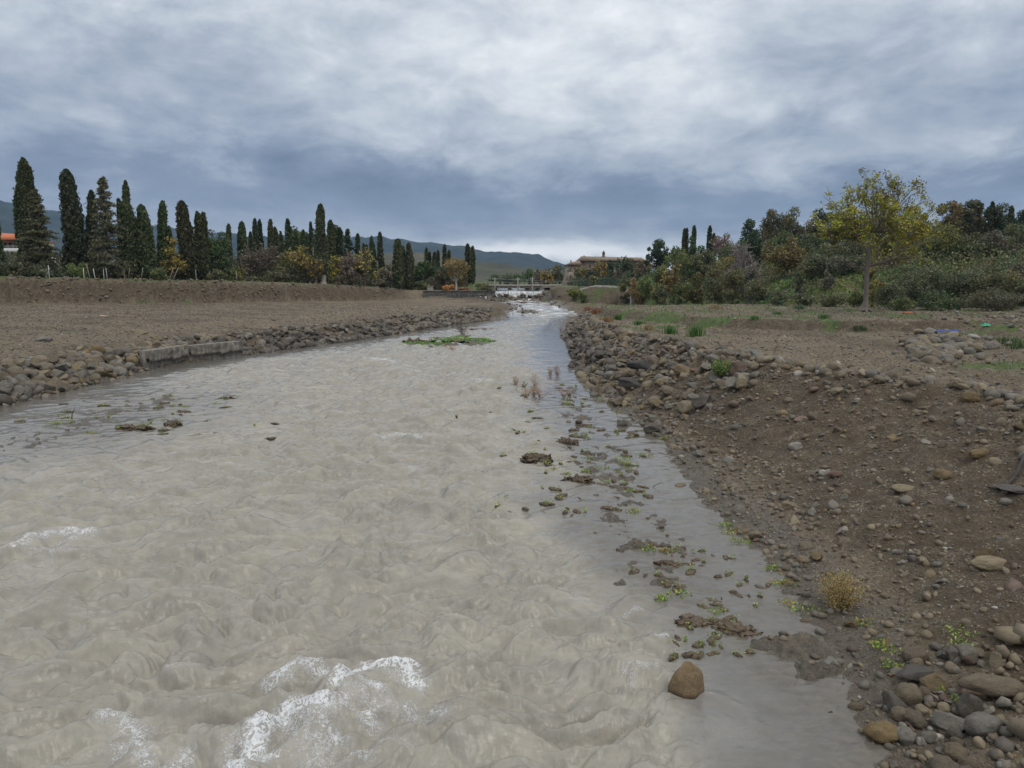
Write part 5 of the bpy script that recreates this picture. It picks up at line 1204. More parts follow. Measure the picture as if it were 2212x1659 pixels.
for xx, w_ in ((14, 5), (24, 6), (36, 5), (-20, 6)):
    fr = bx('window', [(hX(xx), hX(xx+w_), .30, .45, hZ(543), hZ(524))], M_BROWN, h)
    bx('pane', [(hX(xx)+.1, hX(xx+w_)-.1, .24, .32, hZ(542), hZ(525))], M_DARK, fr)
for xx, w_, mt in ((22, 9, M_BLUEW), (34, 9, M_BLUEW), (54, 6, M_RED), (-10, 9, M_BLUEW)):
    bx('garage_door', [(hX(xx), hX(xx+w_), -.12, .02, -2, hZ(548.5))], mt, h)
# low sheds
def shed(x0, x1, ytop, yeave, Y, lab, wall, roofm):
    cx, cy = place((x0+x1)/2, Y); b = z_at(574, Y); s_ = empty('shed', (cx, cy, b)); tag(s_, lab, 'shed')
    w = (x1-x0)/2/FPX*Y*C_; ze, zt = z_at(yeave, Y)-b, z_at(ytop, Y)-b
    bx('wall', [(-w, w, 0, 7, -3, ze)], wall, s_)
    V = np.array([(-w-.3, -.4, ze), (w+.3, -.4, ze), (w+.3, 7.4, ze), (-w-.3, 7.4, ze), (-w-.3, 3.5, zt), (w+.3, 3.5, zt)])
    link('roof', mesh_np('roof', V, [np.array([(0, 1, 5, 4), (2, 3, 4, 5), (3, 2, 1, 0)]), np.array([(1, 2, 5), (3, 0, 4)])], roofm), s_)
    bx('door', [(-w*.2, w*.1, -.1, .02, -3, ze*.6)], M_DARK, s_)
shed(126, 150, 550.5, 556, 140, 'low grey roofed shed left of the tall single cypress', M_CREAM, M_GREY)
shed(183, 206, 552, 555, 142, 'small pale shed right of the tall single cypress', M_WHITE, M_GREY)
shed(384, 402, 566, 569, 142, 'small white shed behind the yellow ochre shrub tree', M_WHITE, M_GREY)

# old villa on the right
YV = 205.0; vx0, vy0 = place(1254, YV); vz0 = z_at(612, YV)
def vX(x, Y=YV): return at(x, Y)[0]-vx0
def vZ(y, Y=YV): return z_at(y, Y)-vz0
v = empty('villa', (vx0, vy0, vz0)); tag(v, 'old pinkish stone villa with tiled roofs above the trees on the right bank', 'villa')
bx('wall', [(vX(1253), vX(1390), 0, 16, -3, vZ(563))], M_STUCCO, v)
x0, x1, xr = vX(1251.5), vX(1395), vX(1261)
V = np.array([(x0, -.9, vZ(563.5)), (x1, -.9, vZ(563.5)), (x1, 17, vZ(563.5)), (x0, 17, vZ(563.5)), (xr, 8, vZ(551.5)), (x1, 8, vZ(554.5))])
vr = link('roof', mesh_np('roof', V, [np.array([(0, 1, 5, 4), (2, 3, 4, 5), (3, 2, 1, 0)]), np.array([(1, 2, 5), (3, 0, 4)])], M_TILEO), v)
bx('cornice', [(x0+.15, x1, -.6, -.002, vZ(564.8), vZ(563.6))], M_STUCCO2, v)
lathe('cupola', [(.01, 1.9), (.22, 1.7), (.32, 1.4), (.5, 1.15), (.5, 1.05), (.38, 1.0), (.38, .3), (.55, .2), (.55, -1.6)], M_BROWN, vr, 8, (vX(1310), 7.5, vZ(553.5)))
bx('chimney', [(vX(1266), vX(1267.5), 7, 8, vZ(554), vZ(549.5)), (vX(1350), vX(1351.2), 7, 8, vZ(556), vZ(551.5))], M_STUCCO2, vr)
for xx, yy in ((1272, 572), (1283, 571), (1296, 571), (1318, 571), (1334, 571), (1283, 585), (1272, 586)):
    fr = bx('window', [(vX(xx), vX(xx+3.2), -.12, .03, vZ(yy+5), vZ(yy))], M_STUCCO2, v); bx('pane', [(vX(xx+.5), vX(xx+2.7), -.16, -.10, vZ(yy+4.4), vZ(yy+.6))], M_DARK, fr)
w2 = empty('villa_wing', (vX(1224)+vx0, vy0-6, vz0)); tag(w2, 'lower wing of the villa with two windows, between gable and corner tower', 'villa')
ox = vX(1224)
bx('wall', [(0, vX(1252)-ox, 0, 14, -3, vZ(573.5))], M_STUCCO, w2)
V = np.array([(-.7, -.7, vZ(573.5)), (vX(1252)-ox, -.7, vZ(572.5)), (vX(1252)-ox, 14.6, vZ(572.5)), (-.7, 14.6, vZ(573.5)), (vX(1252)-ox, 7, vZ(562.5)), (vX(1233)-ox, 7, vZ(566.5))])
r2 = link('roof', mesh_np('roof', V, [np.array([(0, 1, 4, 5), (2, 3, 5, 4), (3, 2, 1, 0)]), np.array([(3, 0, 5), (1, 2, 4)])], M_TILEO), w2)
bx('chimney', [(vX(1231.5)-ox, vX(1233.5)-ox, 5, 6, vZ(571), vZ(562))], M_BROWN, r2)
for xx, yy in ((1228, 580), (1236, 579), (1243, 579), (1228, 592)):
    fr = bx('window', [(vX(xx)-ox, vX(xx+2)-ox, -.10, .03, vZ(yy+5), vZ(yy))], M_STUCCO2, w2); bx('pane', [(vX(xx+.4)-ox, vX(xx+1.6)-ox, -.14, -.08, vZ(yy+4.5), vZ(yy+.5))], M_DARK, fr)
tw_ = empty('tower', (vX(1216)+vx0, vy0-14, vz0)); tag(tw_, 'squat crumbling stone corner tower at the left end of the villa', 'tower'); ox = vX(1216)
tw_w = vX(1228)-ox
V = []; 
for z, e in ((-3, .9), (vZ(612), .7), (vZ(598), .1), (vZ(588), 0)): V += [(-e, -e, z), (tw_w+e, -e, z), (tw_w+e, 8+e, z), (-e, 8+e, z)]
link('wall', mesh_np('wall', np.array(V), np.vstack([grid_faces(4, 4, True), [(12, 13, 14, 15)]]), M_STUCCO2), tw_)
bx('battlement', [(i*tw_w/4.5+.05, i*tw_w/4.5+tw_w/8, -.05, .6, vZ(588)+.002, vZ(588)+1.0*(.6+.4*((i*7) % 3))) for i in range(5)], M_STUCCO2, tw_)
for zz in (596, 604): bx('window', [(tw_w*.55, tw_w*.72, -.45, -.02, vZ(zz+2), vZ(zz-1))], M_DARK, tw_)

# bridge
YB = 176.0; bxl, byl = place(1026, YB); zd = z_at(617.3, YB); br = empty('bridge', (bxl, byl, zd)); tag(br, 'low flat concrete road bridge on piers behind the weir', 'bridge')
def bX(x): return at(x, YB)[0]-bxl
L = bX(1180)
bx('deck', [(-6, L+4, 0, 7, -.12, .22)], M_CONCW, br)
for a, b in ((bX(1022), bX(1077)), (bX(1078.5), bX(1122)), (bX(1124), bX(1170))): bx('girder', [(a, b, .25, .75, -.62, -.122), (a, b, 6.2, 6.7, -.62, -.122)], M_CONCW, br)
for x in (1065, 1097, 1135, 1158): bx('pier', [(bX(x), bX(x)+.9, 1, 6, -2.4, -.622)], M_CONCW, br)
bx('railing', [(-6+i*1.0, -6+i*1.0+.06, .05, .11, .222, 1.0) for i in range(26)]+[(-6, L+4, .04, .12, 1.0, 1.07), (-6, L+4, .05, .11, .6, .65)], M_DARK, br)
for x, yt in ((1068.7, 600), (1118.5, 600), (1150, 599.5)):
    p = empty('utility_pole', (*place(x, YB-1.2), z_at(622, YB)-1.5)); tag(p, {1068: 'left utility pole standing by the bridge', 1118: 'middle thin utility pole standing by the bridge', 1150: 'right pale utility pole standing by the bridge'}[int(x)], 'utility pole', 'utility poles at the bridge')
    H = z_at(yt, YB)-z_at(622, YB)+1.5; lathe('pole', [(.17, 0), (.16, H*.5), (.12, H), (.01, H+.05)], M_CONCW, p, 8); bx('cross_arm', [(-.55, .55, -.05, .05, H-.45, H-.33)], M_GREY, p)
    for xx in (-.45, 0, .45): lathe('insulator', [(.01, .18), (.05, .16), (.05, .02), (.02, 0)], M_WHITE, p, 6, (xx, 0, H-.33))
def wire(name, lab, pts, Y, sag=0, r=.02):
    q = [np.array([*place(x, Y_), z_at(y, Y_)]) for (x, y, Y_) in pts]; s = Segs()
    for a, b in zip(q[:-1], q[1:]): s.path(curve(a, b, np.array([0, 0, -sag]), 12), r, r)
    Vw, Fw, cw = s.build(4, (.2, .2, .2)); tag(link(name, mesh_np(name, Vw, Fw, M_GREY)), lab, 'wire', 'overhead wires')
wire('overhead_wire', 'long slack overhead wire crossing the valley behind the bridge poles', [(900, 602, 178), (1069, 601.5, YB-1.2), (1260, 606.5, 165), (1345, 603, 160)], YB, .55, .022)
wire('overhead_wire', 'upper overhead wire between the bridge poles', [(1069, 602, YB-1.2), (1119, 602.5, YB-1.2), (1150, 601.5, YB-1.2)], YB, .3, .018)
wire('overhead_wire', 'lower overhead wire sagging in front of the bridge', [(1000, 604, 172), (1119, 611, 171), (1240, 607, 165), (1320, 598, 160)], YB, .15, .025)
pp_ = empty('concrete_post', (*place(1364, 126), gz(*place(1364, 126))-.2)); tag(pp_, 'white concrete post with a short arm at the end of the fence', 'post')
bx('post', [(-.13, .13, -.1, .1, 0, 1.9)], M_WHITE, pp_, .02); bx('arm', [(-.7, -.132, -.04, .04, 1.35, 1.42)], M_WHITE, pp_)

# weir, retaining wall, abutment
wl = empty('weir', (.5, 149.9, 0)); tag(wl, 'stone weir wall with water spilling over its lip below the bridge', 'weir')
bx('crest_wall', [(-6.4, 6.3, .05, 1.2, 1.2, 3.44)], M_DARKST, wl, .05)
bx('lower_step', [(-2.6, 7.4, -2.6, -1.2, .8, 2.05)], M_DARKST, wl, .08)
ab = empty('abutment', (6.6, 149.2, 1.2)); tag(ab, 'sloping stone wing wall at the right end of the weir', 'wall')
V, F = boxes([(.15, 1.5, -4.2, 3, 0, 3.1)]); V[4] = V[4]+[0, 0, -1.9]; V[5] = V[5]+[0, 0, -1.9]; link('wall', mesh_np('wall', V, F, M_DARKST), ab); bx('coping', [(.05, 1.6, 1.0, 3.1, 3.12, 3.3)], M_CONC, ab, .03)
rw = empty('retaining_wall', (-18.5, 149.4, 1.8)); tag(rw, 'long dark stained retaining wall with buttresses left of the weir', 'wall')
WL = 15.0; r_ = np.random.RandomState(4)
nx, nz = 150, 18; xs_ = np.linspace(0, WL, nx); zs_ = np.linspace(-.5, 1.72, nz); XX, ZZ = np.meshgrid(xs_, zs_)
XX, ZZ = np.meshgrid(xs_, zs_, indexing='xy'); YY = -.18*np.abs(perlin(XX*1.6, ZZ*2.2, 5))-.10*(np.cos(XX*2*np.pi/1.05) > .72)*(ZZ < 1.3)
V = np.stack([XX, YY, ZZ], -1).reshape(-1, 3); link('wall', mesh_np('wall', V, grid_faces(nz, nx, False), plain('stained_wall_mat', (.10, .095, .088), .9, 2.2, .75, .05), True), rw)
bx('backing', [(0, WL, .02, .5, -.5, 1.70)], M_DARKST, rw)
bx('coping', [(-.1, WL+.1, -.16, .5, 1.725, 1.9)], M_DARKST, rw, .04); bx('footing', [(1, WL+1.5, -1.0, -.25, -.3, .22)], M_DARKST, rw, .05)
pl_ = empty('concrete_pillar', (*place(929, 150.2), 1.8)); tag(pl_, 'tall weathered concrete pillar at the left end of the retaining wall', 'pillar'); bx('shaft', [(-.6, .6, -.4, .6, -.5, 2.75)], M_CONC, pl_, .06); bx('cap', [(-.68, .68, -.48, .68, 2.752, 2.9)], M_CONC, pl_, .03)
# falling water
def fall_mat():
    m, g, b = newmat('falling_water_mat'); tcn = g.n('ShaderNodeTexCoord'); mp = g.n('ShaderNodeMapping'); g.link(tcn.outputs['Object'], mp.inputs[0]); mp.inputs['Scale'].default_value = (3.2, 1, .28)
    n = g.noise(mp.outputs[0], 2.0, 6, .75); g.link(g.ramp(n, [(.36, (.13, .14, .13)), (.46, (.38, .40, .40)), (.58, (.80, .82, .83))]), b.inputs['Base Color'])
    b.inputs['Roughness'].default_value = .35; g.link(bump(g, n, .8, .1), b.inputs['Normal']); return m
FM = fall_mat()
def fall(x0, x1, y, zt, zb, lab):
    nx, nz = 90, 12; XX, TT = np.meshgrid(np.linspace(x0, x1, nx), np.linspace(0, 1, nz)); yy = y-.55*TT**.5*.8-.12*perlin(XX*2.5, TT*.4, 6)-.06*perlin(XX*7, TT, 7); zz = zt-(zt-zb)*TT**1.6+.03
    o = link('waterfall', mesh_np('waterfall', np.stack([XX, yy, zz], -1).reshape(-1, 3), grid_faces(nz, nx, False)[:, ::-1], FM, True)); tag(o, kind='structure')
fall(-4.5, 6.3, 149.93, 3.5, 2.45, 'a'); fall(1.2, 7.1, 147.3, 2.12, 1.8, 'b'); fall(-6.0, -4.9, 149.9, 3.5, 3.0, 'c')

# embankment kerb and fence on the right
q0 = [(1255, 619.5, 137), (1290, 616.5, 134), (1330, 613.5, 131), (1362, 611, 128)]
kb = [np.array([*place(x, Y), 0]) for x, y, Y in q0]
for k_, p_ in enumerate(kb): p_[1] += 2.5; p_[2] = gz(p_[0], p_[1])
lw = empty('low_wall', tuple(kb[0])); tag(lw, 'low concrete kerb wall along the top of the eroded embankment', 'wall')
Vk, Fk = [], []
for a, b in zip(kb[:-1], kb[1:]):
    d = unit((b-a)); n_ = np.array([-d[1], d[0], 0]); o_ = len(Vk)
    for p_ in (a, b):
        for (u_, h_) in ((-.15, -.5), (.15, -.5), (.15, .3), (-.15, .3)): Vk.append(p_-kb[0]+n_*u_+[0, 0, h_])
    Fk += [(o_+i, o_+(i+1) % 4, o_+4+(i+1) % 4, o_+4+i) for i in range(4)]
link('kerb', mesh_np('kerb', np.array(Vk), np.array(Fk), M_CONCW), lw)
fe = empty('fence', tuple(kb[0]+[0, 3, 0])); tag(fe, 'dark green wire mesh fence below the villa trees', 'fence')
S_f = Segs(); S_m = Segs()
for a, b in zip(kb[:-1], kb[1:]):
    for t in np.linspace(0, 1, 5): p_ = a+(b-a)*t-kb[0]; S_f.path(np.array([p_, p_+[0, 0, 1.7]]), .045, .045)
    for z in np.linspace(.2, 1.6, 9): S_m.path(np.array([a-kb[0]+[0, 0, z], b-kb[0]+[0, 0, z]]), .016, .016)
    for t in np.linspace(0, 1, 50): p_ = a+(b-a)*t-kb[0]; S_m.path(np.array([p_+[0, 0, .2], p_+[0, 0, 1.6]]), .012, .012)
M_FENCE = plain('fence_green_mat', (.03, .07, .06), .6, 2, .1, 0)
a_, b_, c__ = S_f.build(5); link('post', mesh_np('post', a_, b_, M_FENCE), fe); a_, b_, c__ = S_m.build(3); link('mesh_panel', mesh_np('mesh_panel', a_, b_, M_FENCE), fe)

# concrete blocks on the left shore
def block(xa, xb, Ya, Yb, ztop, lab, ndiv):
    A_, B_ = np.array(xa), np.array(xb); d = B_-A_; L = np.linalg.norm(d); a = math.atan2(d[1], d[0])
    o = empty('concrete_block', (A_[0], A_[1], 0), a); tag(o, lab, 'concrete block', 'concrete blocks on the left shore')
    n1, n2 = 60, 16; U, Z = np.meshgrid(np.linspace(0, L, n1), np.linspace(-.5, ztop, n2)); Yf = .11*fbm(U*.8, Z*1.2, 5, 9, .6)+np.where(Z < ztop*.36+.12*perlin(U, Z*0, 3), .30*ndiv, 0)
    front = np.stack([U, Yf, Z], -1).reshape(-1, 3)
    link('face', mesh_np('face', front, grid_faces(n2, n1, False), M_BLK, True), o)
    bx('body', [(0.003, L-.003, .34, .80, -.5, ztop-.01), (0.003, L-.003, .06, .34, ztop*.55, ztop-.012)], M_BLK, o, .04)
def blkmat():
    m, g, b = newmat('stained_concrete_mat'); tcn = g.n('ShaderNodeTexCoord'); mp = g.n('ShaderNodeMapping'); g.link(tcn.outputs['Object'], mp.inputs[0]); mp.inputs['Scale'].default_value = (2.5, 2.5, .6)
    n = g.noise(mp.outputs[0], 1.3, 7, .7); n2 = g.noise(tcn.outputs['Object'], 9, 5, .7)
    g.link(g.ramp(g.m('ADD', g.m('MULTIPLY', n, .7), g.m('MULTIPLY', n2, .3)), [(.33, (.07, .062, .052)), (.48, (.150, .135, .112)), (.62, (.28, .255, .215))]), b.inputs['Base Color']); b.inputs['Roughness'].default_value = .85
    g.link(bump(g, n2, .7, .02), b.inputs['Normal']); return m
M_BLK = blkmat()
pa, pb, pc_ = P(319, 798), P(409, 783), P(533, 770)
sh_ = np.array([.15, .25])
block(pb+[.25, -.1], pc_-[.1, .3], 0, 0, 1.25, 'longer far concrete block at the left waterline, stained pale and grey', .9)
block(pa+[.35, -.3], pb+[.1, -.28], 0, 0, 1.30, 'near concrete block at the left waterline with a dark end face', 1)

# fence posts on the left bank top
for i, (x, yt, lean, lab) in enumerate([(97, 575, .5, 'leaning pale post at the foot of the conical cedar'), (107, 573, 0, 'thin upright white post right of the leaning pale post'), (182, 579, 0, 'short white post below the round broom bush'), (195, 570, -.15, 'taller grey post by the pale shed'),
        (206, 580, -.12, 'first of the two tilted white posts under the open cedar'), (225, 580, .0, 'thick upright white post under the open cedar'), (232, 579, -.15, 'second of the two tilted white posts under the open cedar'), (270, 577, .5, 'left leg of the crossed pale posts'), (277, 577, -.5, 'right leg of the crossed pale posts'),
        (305, 577, -.3, 'tilted pale post under the ragged grey green cypress'), (340, 578, 0, 'upright pale post left of the yellow shrub tree'), (365, 576, -.35, 'leaning pale stake under the yellow shrub tree'), (372, 574, -.45, 'strongly leaning stake under the yellow shrub tree'),
        (424, 582, 0, 'thin pale stake below the bulging cypress'), (512, 585, .05, 'thin pale stake right of the bushy pine')]):
    Yp = float(np.interp(x, [0, 250, 500, 700], [106.5, 113.5, 122.5, 137])); X, Yy = place(x, Yp); b = gz(X, Yy)-.15; H = max(.9, z_at(yt, Yp)-b)
    o = link('fence_post', mesh_np('fence_post', *boxes([(-.045, .045, -.04, .04, 0, H)]), M_WOOD), None, (X, Yy, b), (0, lean, .3*i)); mo = o.modifiers.new('bevel', 'BEVEL'); mo.width = .015
    o.data.materials[0] = M_WHITE if 'white' in lab else M_WOOD; tag(o, lab, 'fence post', 'fence posts on the left bank')

# ------------------------------------------------------------------ plants by and in the water
DRY = [(.30, .20, .13), (.36, .25, .16), (.25, .16, .11)]; DRYP = [(.26, .13, .10), (.30, .17, .13)]; WEED = [(.12, .19, .03), (.17, .24, .04), (.08, .13, .03), (.25, .28, .07)]
def dryplant(x, y, h, R, cols, lab, cat='dry shrub', n=9, name='dry_shrub', zz=None, k2=9, leafn=3, ls=.035, colr=(.20, .14, .10), r=.008, group='dry shrubs in the river'):
    p = P(x, y); rg_ = np.random.RandomState(int(x*7+y)); cl, wd_ = twiggy(rg_, n, h, R, colr, k2, (leafn, cols), ls, r)
    zb = max(gz(*p), float(W(np.array(p[1]))))-.03
    return add_tree(name, lab, cat, group, p[0], p[1], cl, wd_, zb, 0, 'foliage', 'stems')
for a in [(1113, 833, .55, .22, DRY, 'upright dry shrub at the upper left of the cluster in the shallows'), (1131, 838, .42, .22, DRY+WEED[:1], 'greenish dry shrub next to the upper left one in the shallows'), (1156, 838, .78, .32, DRY, 'tallest dry conical shrub of the cluster in the shallows'),
          (1138, 858, .55, .45, DRY, 'wide dry shrub at the lower left of the cluster'), (1152, 856, .5, .35, DRY, 'middle dry shrub of the cluster'), (1168, 860, .58, .42, DRY, 'dry shrub at the lower right of the cluster'), (1219, 858, .45, .34, DRYP, 'single reddish dry shrub right of the cluster'),
          (1190, 812, .62, .22, DRY, 'left dry shrub of the pair upstream of the cluster'), (1204, 812, .75, .28, DRYP, 'right dry shrub of the pair upstream of the cluster'), (1260, 797, .75, .45, [(.30, .24, .19), (.26, .20, .16)], 'pale dry shrub at the foot of the right riprap'),
          (1292, 855, .8, .3, [(.22, .16, .10), (.12, .12, .05)], 'dry stems beside the black boulders'), (799, 782, .28, .35, [(.34, .20, .11)], 'small rusty tuft alone in the middle of the river'), (976, 757, .6, .5, [(.40, .26, .18), (.34, .22, .15)], 'pale rusty tuft just below the green islet'),
          (985, 746, .7, .35, DRY, 'tan tuft on the lower edge of the green islet'), (1005, 733, 1.1, .5, DRY, 'tan shrub at the upper right of the green islet'), (962, 750, .4, .3, DRY, 'small olive tan tuft on the islet edge'), (1225, 708, 1.1, .55, DRYP, 'reddish shrub at the corner of the right riprap'), (1235, 701, 1.2, .5, [(.36, .22, .13)], 'orange dry shrub at the corner of the right riprap'), (1212, 716, .6, .3, DRYP, 'small reddish shrub in the water by the right riprap')]:
    dryplant(*a)
dryplant(1000, 722, 1.9, 1.3, [(.12, .09, .08)], 'dark leafless bush leaning over the upstream end of the islet', n=16, leafn=1, colr=(.12, .095, .085), r=.02)
# dense dry bush at the lower right waterline
p = P(1815, 1312, .08); rb = np.random.RandomState(9); zb = gz(*p)
cl, wd_ = twiggy(rb, 90, .62, .42, (.17, .12, .07), 9, (6, [(.30, .22, .10), (.38, .28, .13), (.20, .15, .07), (.16, .17, .05)]), .020, .004, .5)
add_tree('dry_bush', 'round dense dry bush with golden seed heads at the lower right waterline', 'bush', None, p[0], p[1], cl, wd_, zb-.02, 0, 'foliage', 'stems')
# green weeds in and beside the water
def weed(x, y, R, lab, cols=WEED, n=60, h=.10, ls=.05, z=0.0, yell=0):
    p = P(x, y, z); rg_ = np.random.RandomState(int(x*3+y)); a = rg_.rand(n)*6.283; rr_ = R*np.sqrt(rg_.rand(n))
    c = np.stack([rr_*np.cos(a)*1.3, rr_*np.sin(a)*.9, h*rg_.rand(n)*(1-(rr_/R)**2*.6)+.01], 1); V, F, cc = leaves(c, ls, cols, rg_, .5, .5)
    S0 = Segs()
    for k in range(10): S0.path(np.array([[0, 0, -.05], c[k]]), .004, .003)
    Vs, Fs, cs = S0.build(3, (.10, .13, .04)); zb = max(gz(*p), float(W(np.array(p[1]))))
    o = empty('water_weed', (p[0], p[1], zb-.01)); tag(o, lab, 'weed', 'green weeds in the shallows'); link('leaves', mesh_np('leaves', V, F, LEAF, False, cc), o); link('stems', mesh_np('stems', Vs, Fs, BARK, False, cs), o)
for i, (x, y, R, lab) in enumerate([(1368, 1105, .16, 'bright green weed standing alone in the shallows left of the dirt slope'), (1467, 1285, .20, 'yellow green weed with a rusty centre in the near shallows'), (1550, 1323, .14, 'small bright weed left of the muddy flat'), (1690, 1262, .22, 'yellow green weed patch near the dry bush'),
        (1672, 1230, .15, 'dark green weed above the yellow green patch near the dry bush'), (1400, 1188, .16, 'left weed clump on the drowned bar'), (1440, 1192, .15, 'right weed clump on the drowned bar'), (1300, 1012, .22, 'low green weed below the two mud clods'), (1240, 1040, .12, 'small weed beside the long mud clod'), (1195, 1015, .12, 'weed at the foot of the long mud clod'),
        (1350, 1005, .18, 'pale weed touching the slope foot'), (1345, 990, .3, 'long yellow green weed strip by the slope foot'), (1395, 985, .3, 'upper yellow green weed strip by the slope foot'), (1262, 940, .14, 'weed with pale leaves near the two round stones'), (1440, 950, .25, 'bluish green weed at the slope foot'), (1255, 903, .15, 'little weed upstream of the pale leaved one'),
        (1365, 1062, .14, 'weed right of the flat tan stone'), (1428, 1295, .10, 'tiny weed touching a stone in the near shallows'), (1700, 1305, .18, 'weed at the left edge of the dry bush'), (1745, 1310, .25, 'grassy weed at the foot of the dry bush'), (310, 918, .30, 'bright weed on the mud clods of the left shallows'), (350, 908, .22, 'yellow green weed right of the bright one in the left shallows'),
        (150, 913, .2, 'lone weed in the left shallows'), (118, 917, .25, 'dark weed left of the lone weed in the left shallows'), (195, 936, .2, 'weed nearest to the camera in the left shallows'), (470, 873, .2, 'small weed in the upstream part of the left shallows'), (400, 879, .22, 'weed near the middle stones of the left shallows'), (385, 910, .2, 'weed on the rounded mud clod of the left shallows'),
        (1925, 1410, .18, 'weed on the mud below the dry bush'), (1930, 1440, .16, 'small leafy weed below the slab'), (1870, 1345, .16, 'leafy weed right of the dry bush'), (2075, 1420, .26, 'feathery deep green plant on the gravel slope'), (2080, 1440, .2, 'lower part of the feathery plant on the gravel slope'), (1905, 1395, .15, 'yellowish weed on the wet mud'), (2030, 1500, .14, 'bright shoot between the heap stones'), (2085, 1530, .15, 'grassy shoot under the big heap boulder'), (1580, 1150, .2, 'weed at the waterline halfway up the slope'), (1600, 1170, .2, 'yellow weed at the waterline halfway up the slope'), (1565, 1135, .15, 'tiny green weed at the waterline')]):
    weed(x, y, R, lab, z=.0 if x < 1720 else .1, cols=WEED if i % 3 else WEED+[(.30, .12, .05)], n=90)
for i, (x, y, R, lab) in enumerate([(900, 742, 1.0, 'low green herbs on the left end of the islet'), (940, 745, 1.3, 'green herb carpet on the near side of the islet'), (975, 738, 1.5, 'bright green herb carpet in the middle of the islet'), (1020, 736, 1.4, 'bright green herb carpet on the right part of the islet'), (1050, 738, .9, 'thin green herbs at the right tip of the islet'), (1000, 728, 1.1, 'sparse green herbs on the far side of the islet'), (955, 732, 1.2, 'mixed green and brown herbs on the upstream left of the islet')]):
    weed(x, y, R, lab, cols=[(.06, .15, .02), (.08, .19, .03), (.10, .20, .04), (.10, .12, .04)], n=420, h=.16, ls=.15)
# mud clods standing out of the water
M_MUD = plain('mud_mat', (.105, .078, .052), .55, 9, .5, .02)
for (x, y, L_, w_, h_, lab) in [(1160, 992, .62, .26, .12, 'long dark mud clod in the shallows left of the dirt slope'), (1248, 1040, .50, .17, .11, 'narrow slanting mud clod below the long one'), (1224, 957, .48, .22, .13, 'rounded mud clod upstream of the long one'), (1262, 920, .40, .14, .05, 'flat muddy stain with leaves near the right bank'), (1240, 930, .25, .12, .05, 'small mud clod beside the flat muddy stain'),
        (290, 925, .95, .28, .08, 'broad brown mud bar in the left shallows'), (375, 918, .40, .26, .12, 'rounded mud clod in the left shallows'), (500, 861, .65, .28, .08, 'mud bar of pebbles upstream in the left shallows'), (640-240, 891, .3, .2, .06, 'tiny mud clod upstream in the left shallows'), (1390, 1180, .5, .14, .05, 'thin drowned mud bar with weeds'), (1440, 1218, .3, .12, .05, 'small mud patch with a pale stone'),
        (1590, 1360, .42, .22, .06, 'brown mud patch in front of the muddy flat'), (1500, 1345, .4, .15, .04, 'thin mud ridge left of the muddy flat'), (1130, 671, 2.2, .6, .10, 'flat mud islet below the rapids'), (1040, 712, 2.6, .5, .10, 'thin mud bar far upstream'), (895, 740, 1.2, .5, .25, 'brown mud heap at the left end of the islet')]:
    p = P(x, y); rg_ = np.random.RandomState(int(x+y)); V, F = ICO[4 if L_ < 1 else 3]; V = V.copy(); nz = fbm(V[:, 0]*3+x, V[:, 1]*3+V[:, 2]*2, 4, 2, .65); V = V*(1+.55*nz)[:, None]; V[:, 2] = V[:, 2]+.75*fbm(V[:, 0]*6, V[:, 1]*4+x, 3, 4, .75)
    o = link('mud_clod', mesh_np('mud_clod', V*[L_*.8, w_, h_*1.15], F, M_MUD, True), None, (p[0], p[1], float(W(np.array(p[1])))-.01), (0, 0, rg_.uniform(-.4, .1))); tag(o, lab, 'mud clod', 'mud clods in the shallows')
rg_ = np.random.RandomState(91); q = []
while len(q) < 260:
    if rg_.rand() < .6: x, y = rg_.normal(1250, 95), rg_.uniform(830, 1120)
    elif rg_.rand() < .6: x, y = rg_.normal(1500, 90), rg_.uniform(1170, 1420)
    else: x, y = rg_.normal(330, 130), rg_.normal(900, 28)
    p = P(x, y)
    if float(perlin(np.array(p[0]*.8), np.array(p[1]*.5), 93)) > -.05 and gz(*p) < .05: q.append(p)
Vs_, Fs_, Cs_, Vl_, Fl_, Cl_ = [], [], [], [], [], []; o1 = 0; o2 = 0
for p in q:
    L_ = rg_.uniform(.04, .22)*(p[1]/25)**.5; V0, F0 = ICO[3]; V = V0*(1+.5*fbm(V0[:, 0]*3+p[0]*5, V0[:, 1]*3+V0[:, 2]*2, 3, 2, .6))[:, None]; a = rg_.rand()*6.28
    V = V*[L_, L_*rg_.uniform(.3, .6), rg_.uniform(.025, .06)]; V = V@np.array([[math.cos(a), math.sin(a), 0], [-math.sin(a), math.cos(a), 0], [0, 0, 1]]); Vs_.append(V+[p[0], p[1], 0]); Fs_.append(F0+o1); o1 += len(V)
    if rg_.rand() < .5:
        n = 22; c = np.stack([p[0]+rg_.normal(size=n)*L_*.6, p[1]+rg_.normal(size=n)*L_*.6, rg_.rand(n)*.09+.02], 1); V, F, cc = leaves(c, .055*(p[1]/22)**.6, WEED, rg_, .8, .4); Vl_.append(V); Fl_.append(F+o2); Cl_.append(cc); o2 += len(V)
tag(link('silt', mesh_np('silt', np.vstack(Vs_), np.vstack(Fs_), M_MUD, True)), 'crumbs of mud breaking the surface of the shallows', 'mud', None, 'stuff')
tag(link('sprigs', mesh_np('sprigs', np.vstack(Vl_), np.vstack(Fl_), LEAF, False, np.vstack(Cl_))), 'tiny green sprigs scattered over the shallows', 'weed', None, 'stuff')
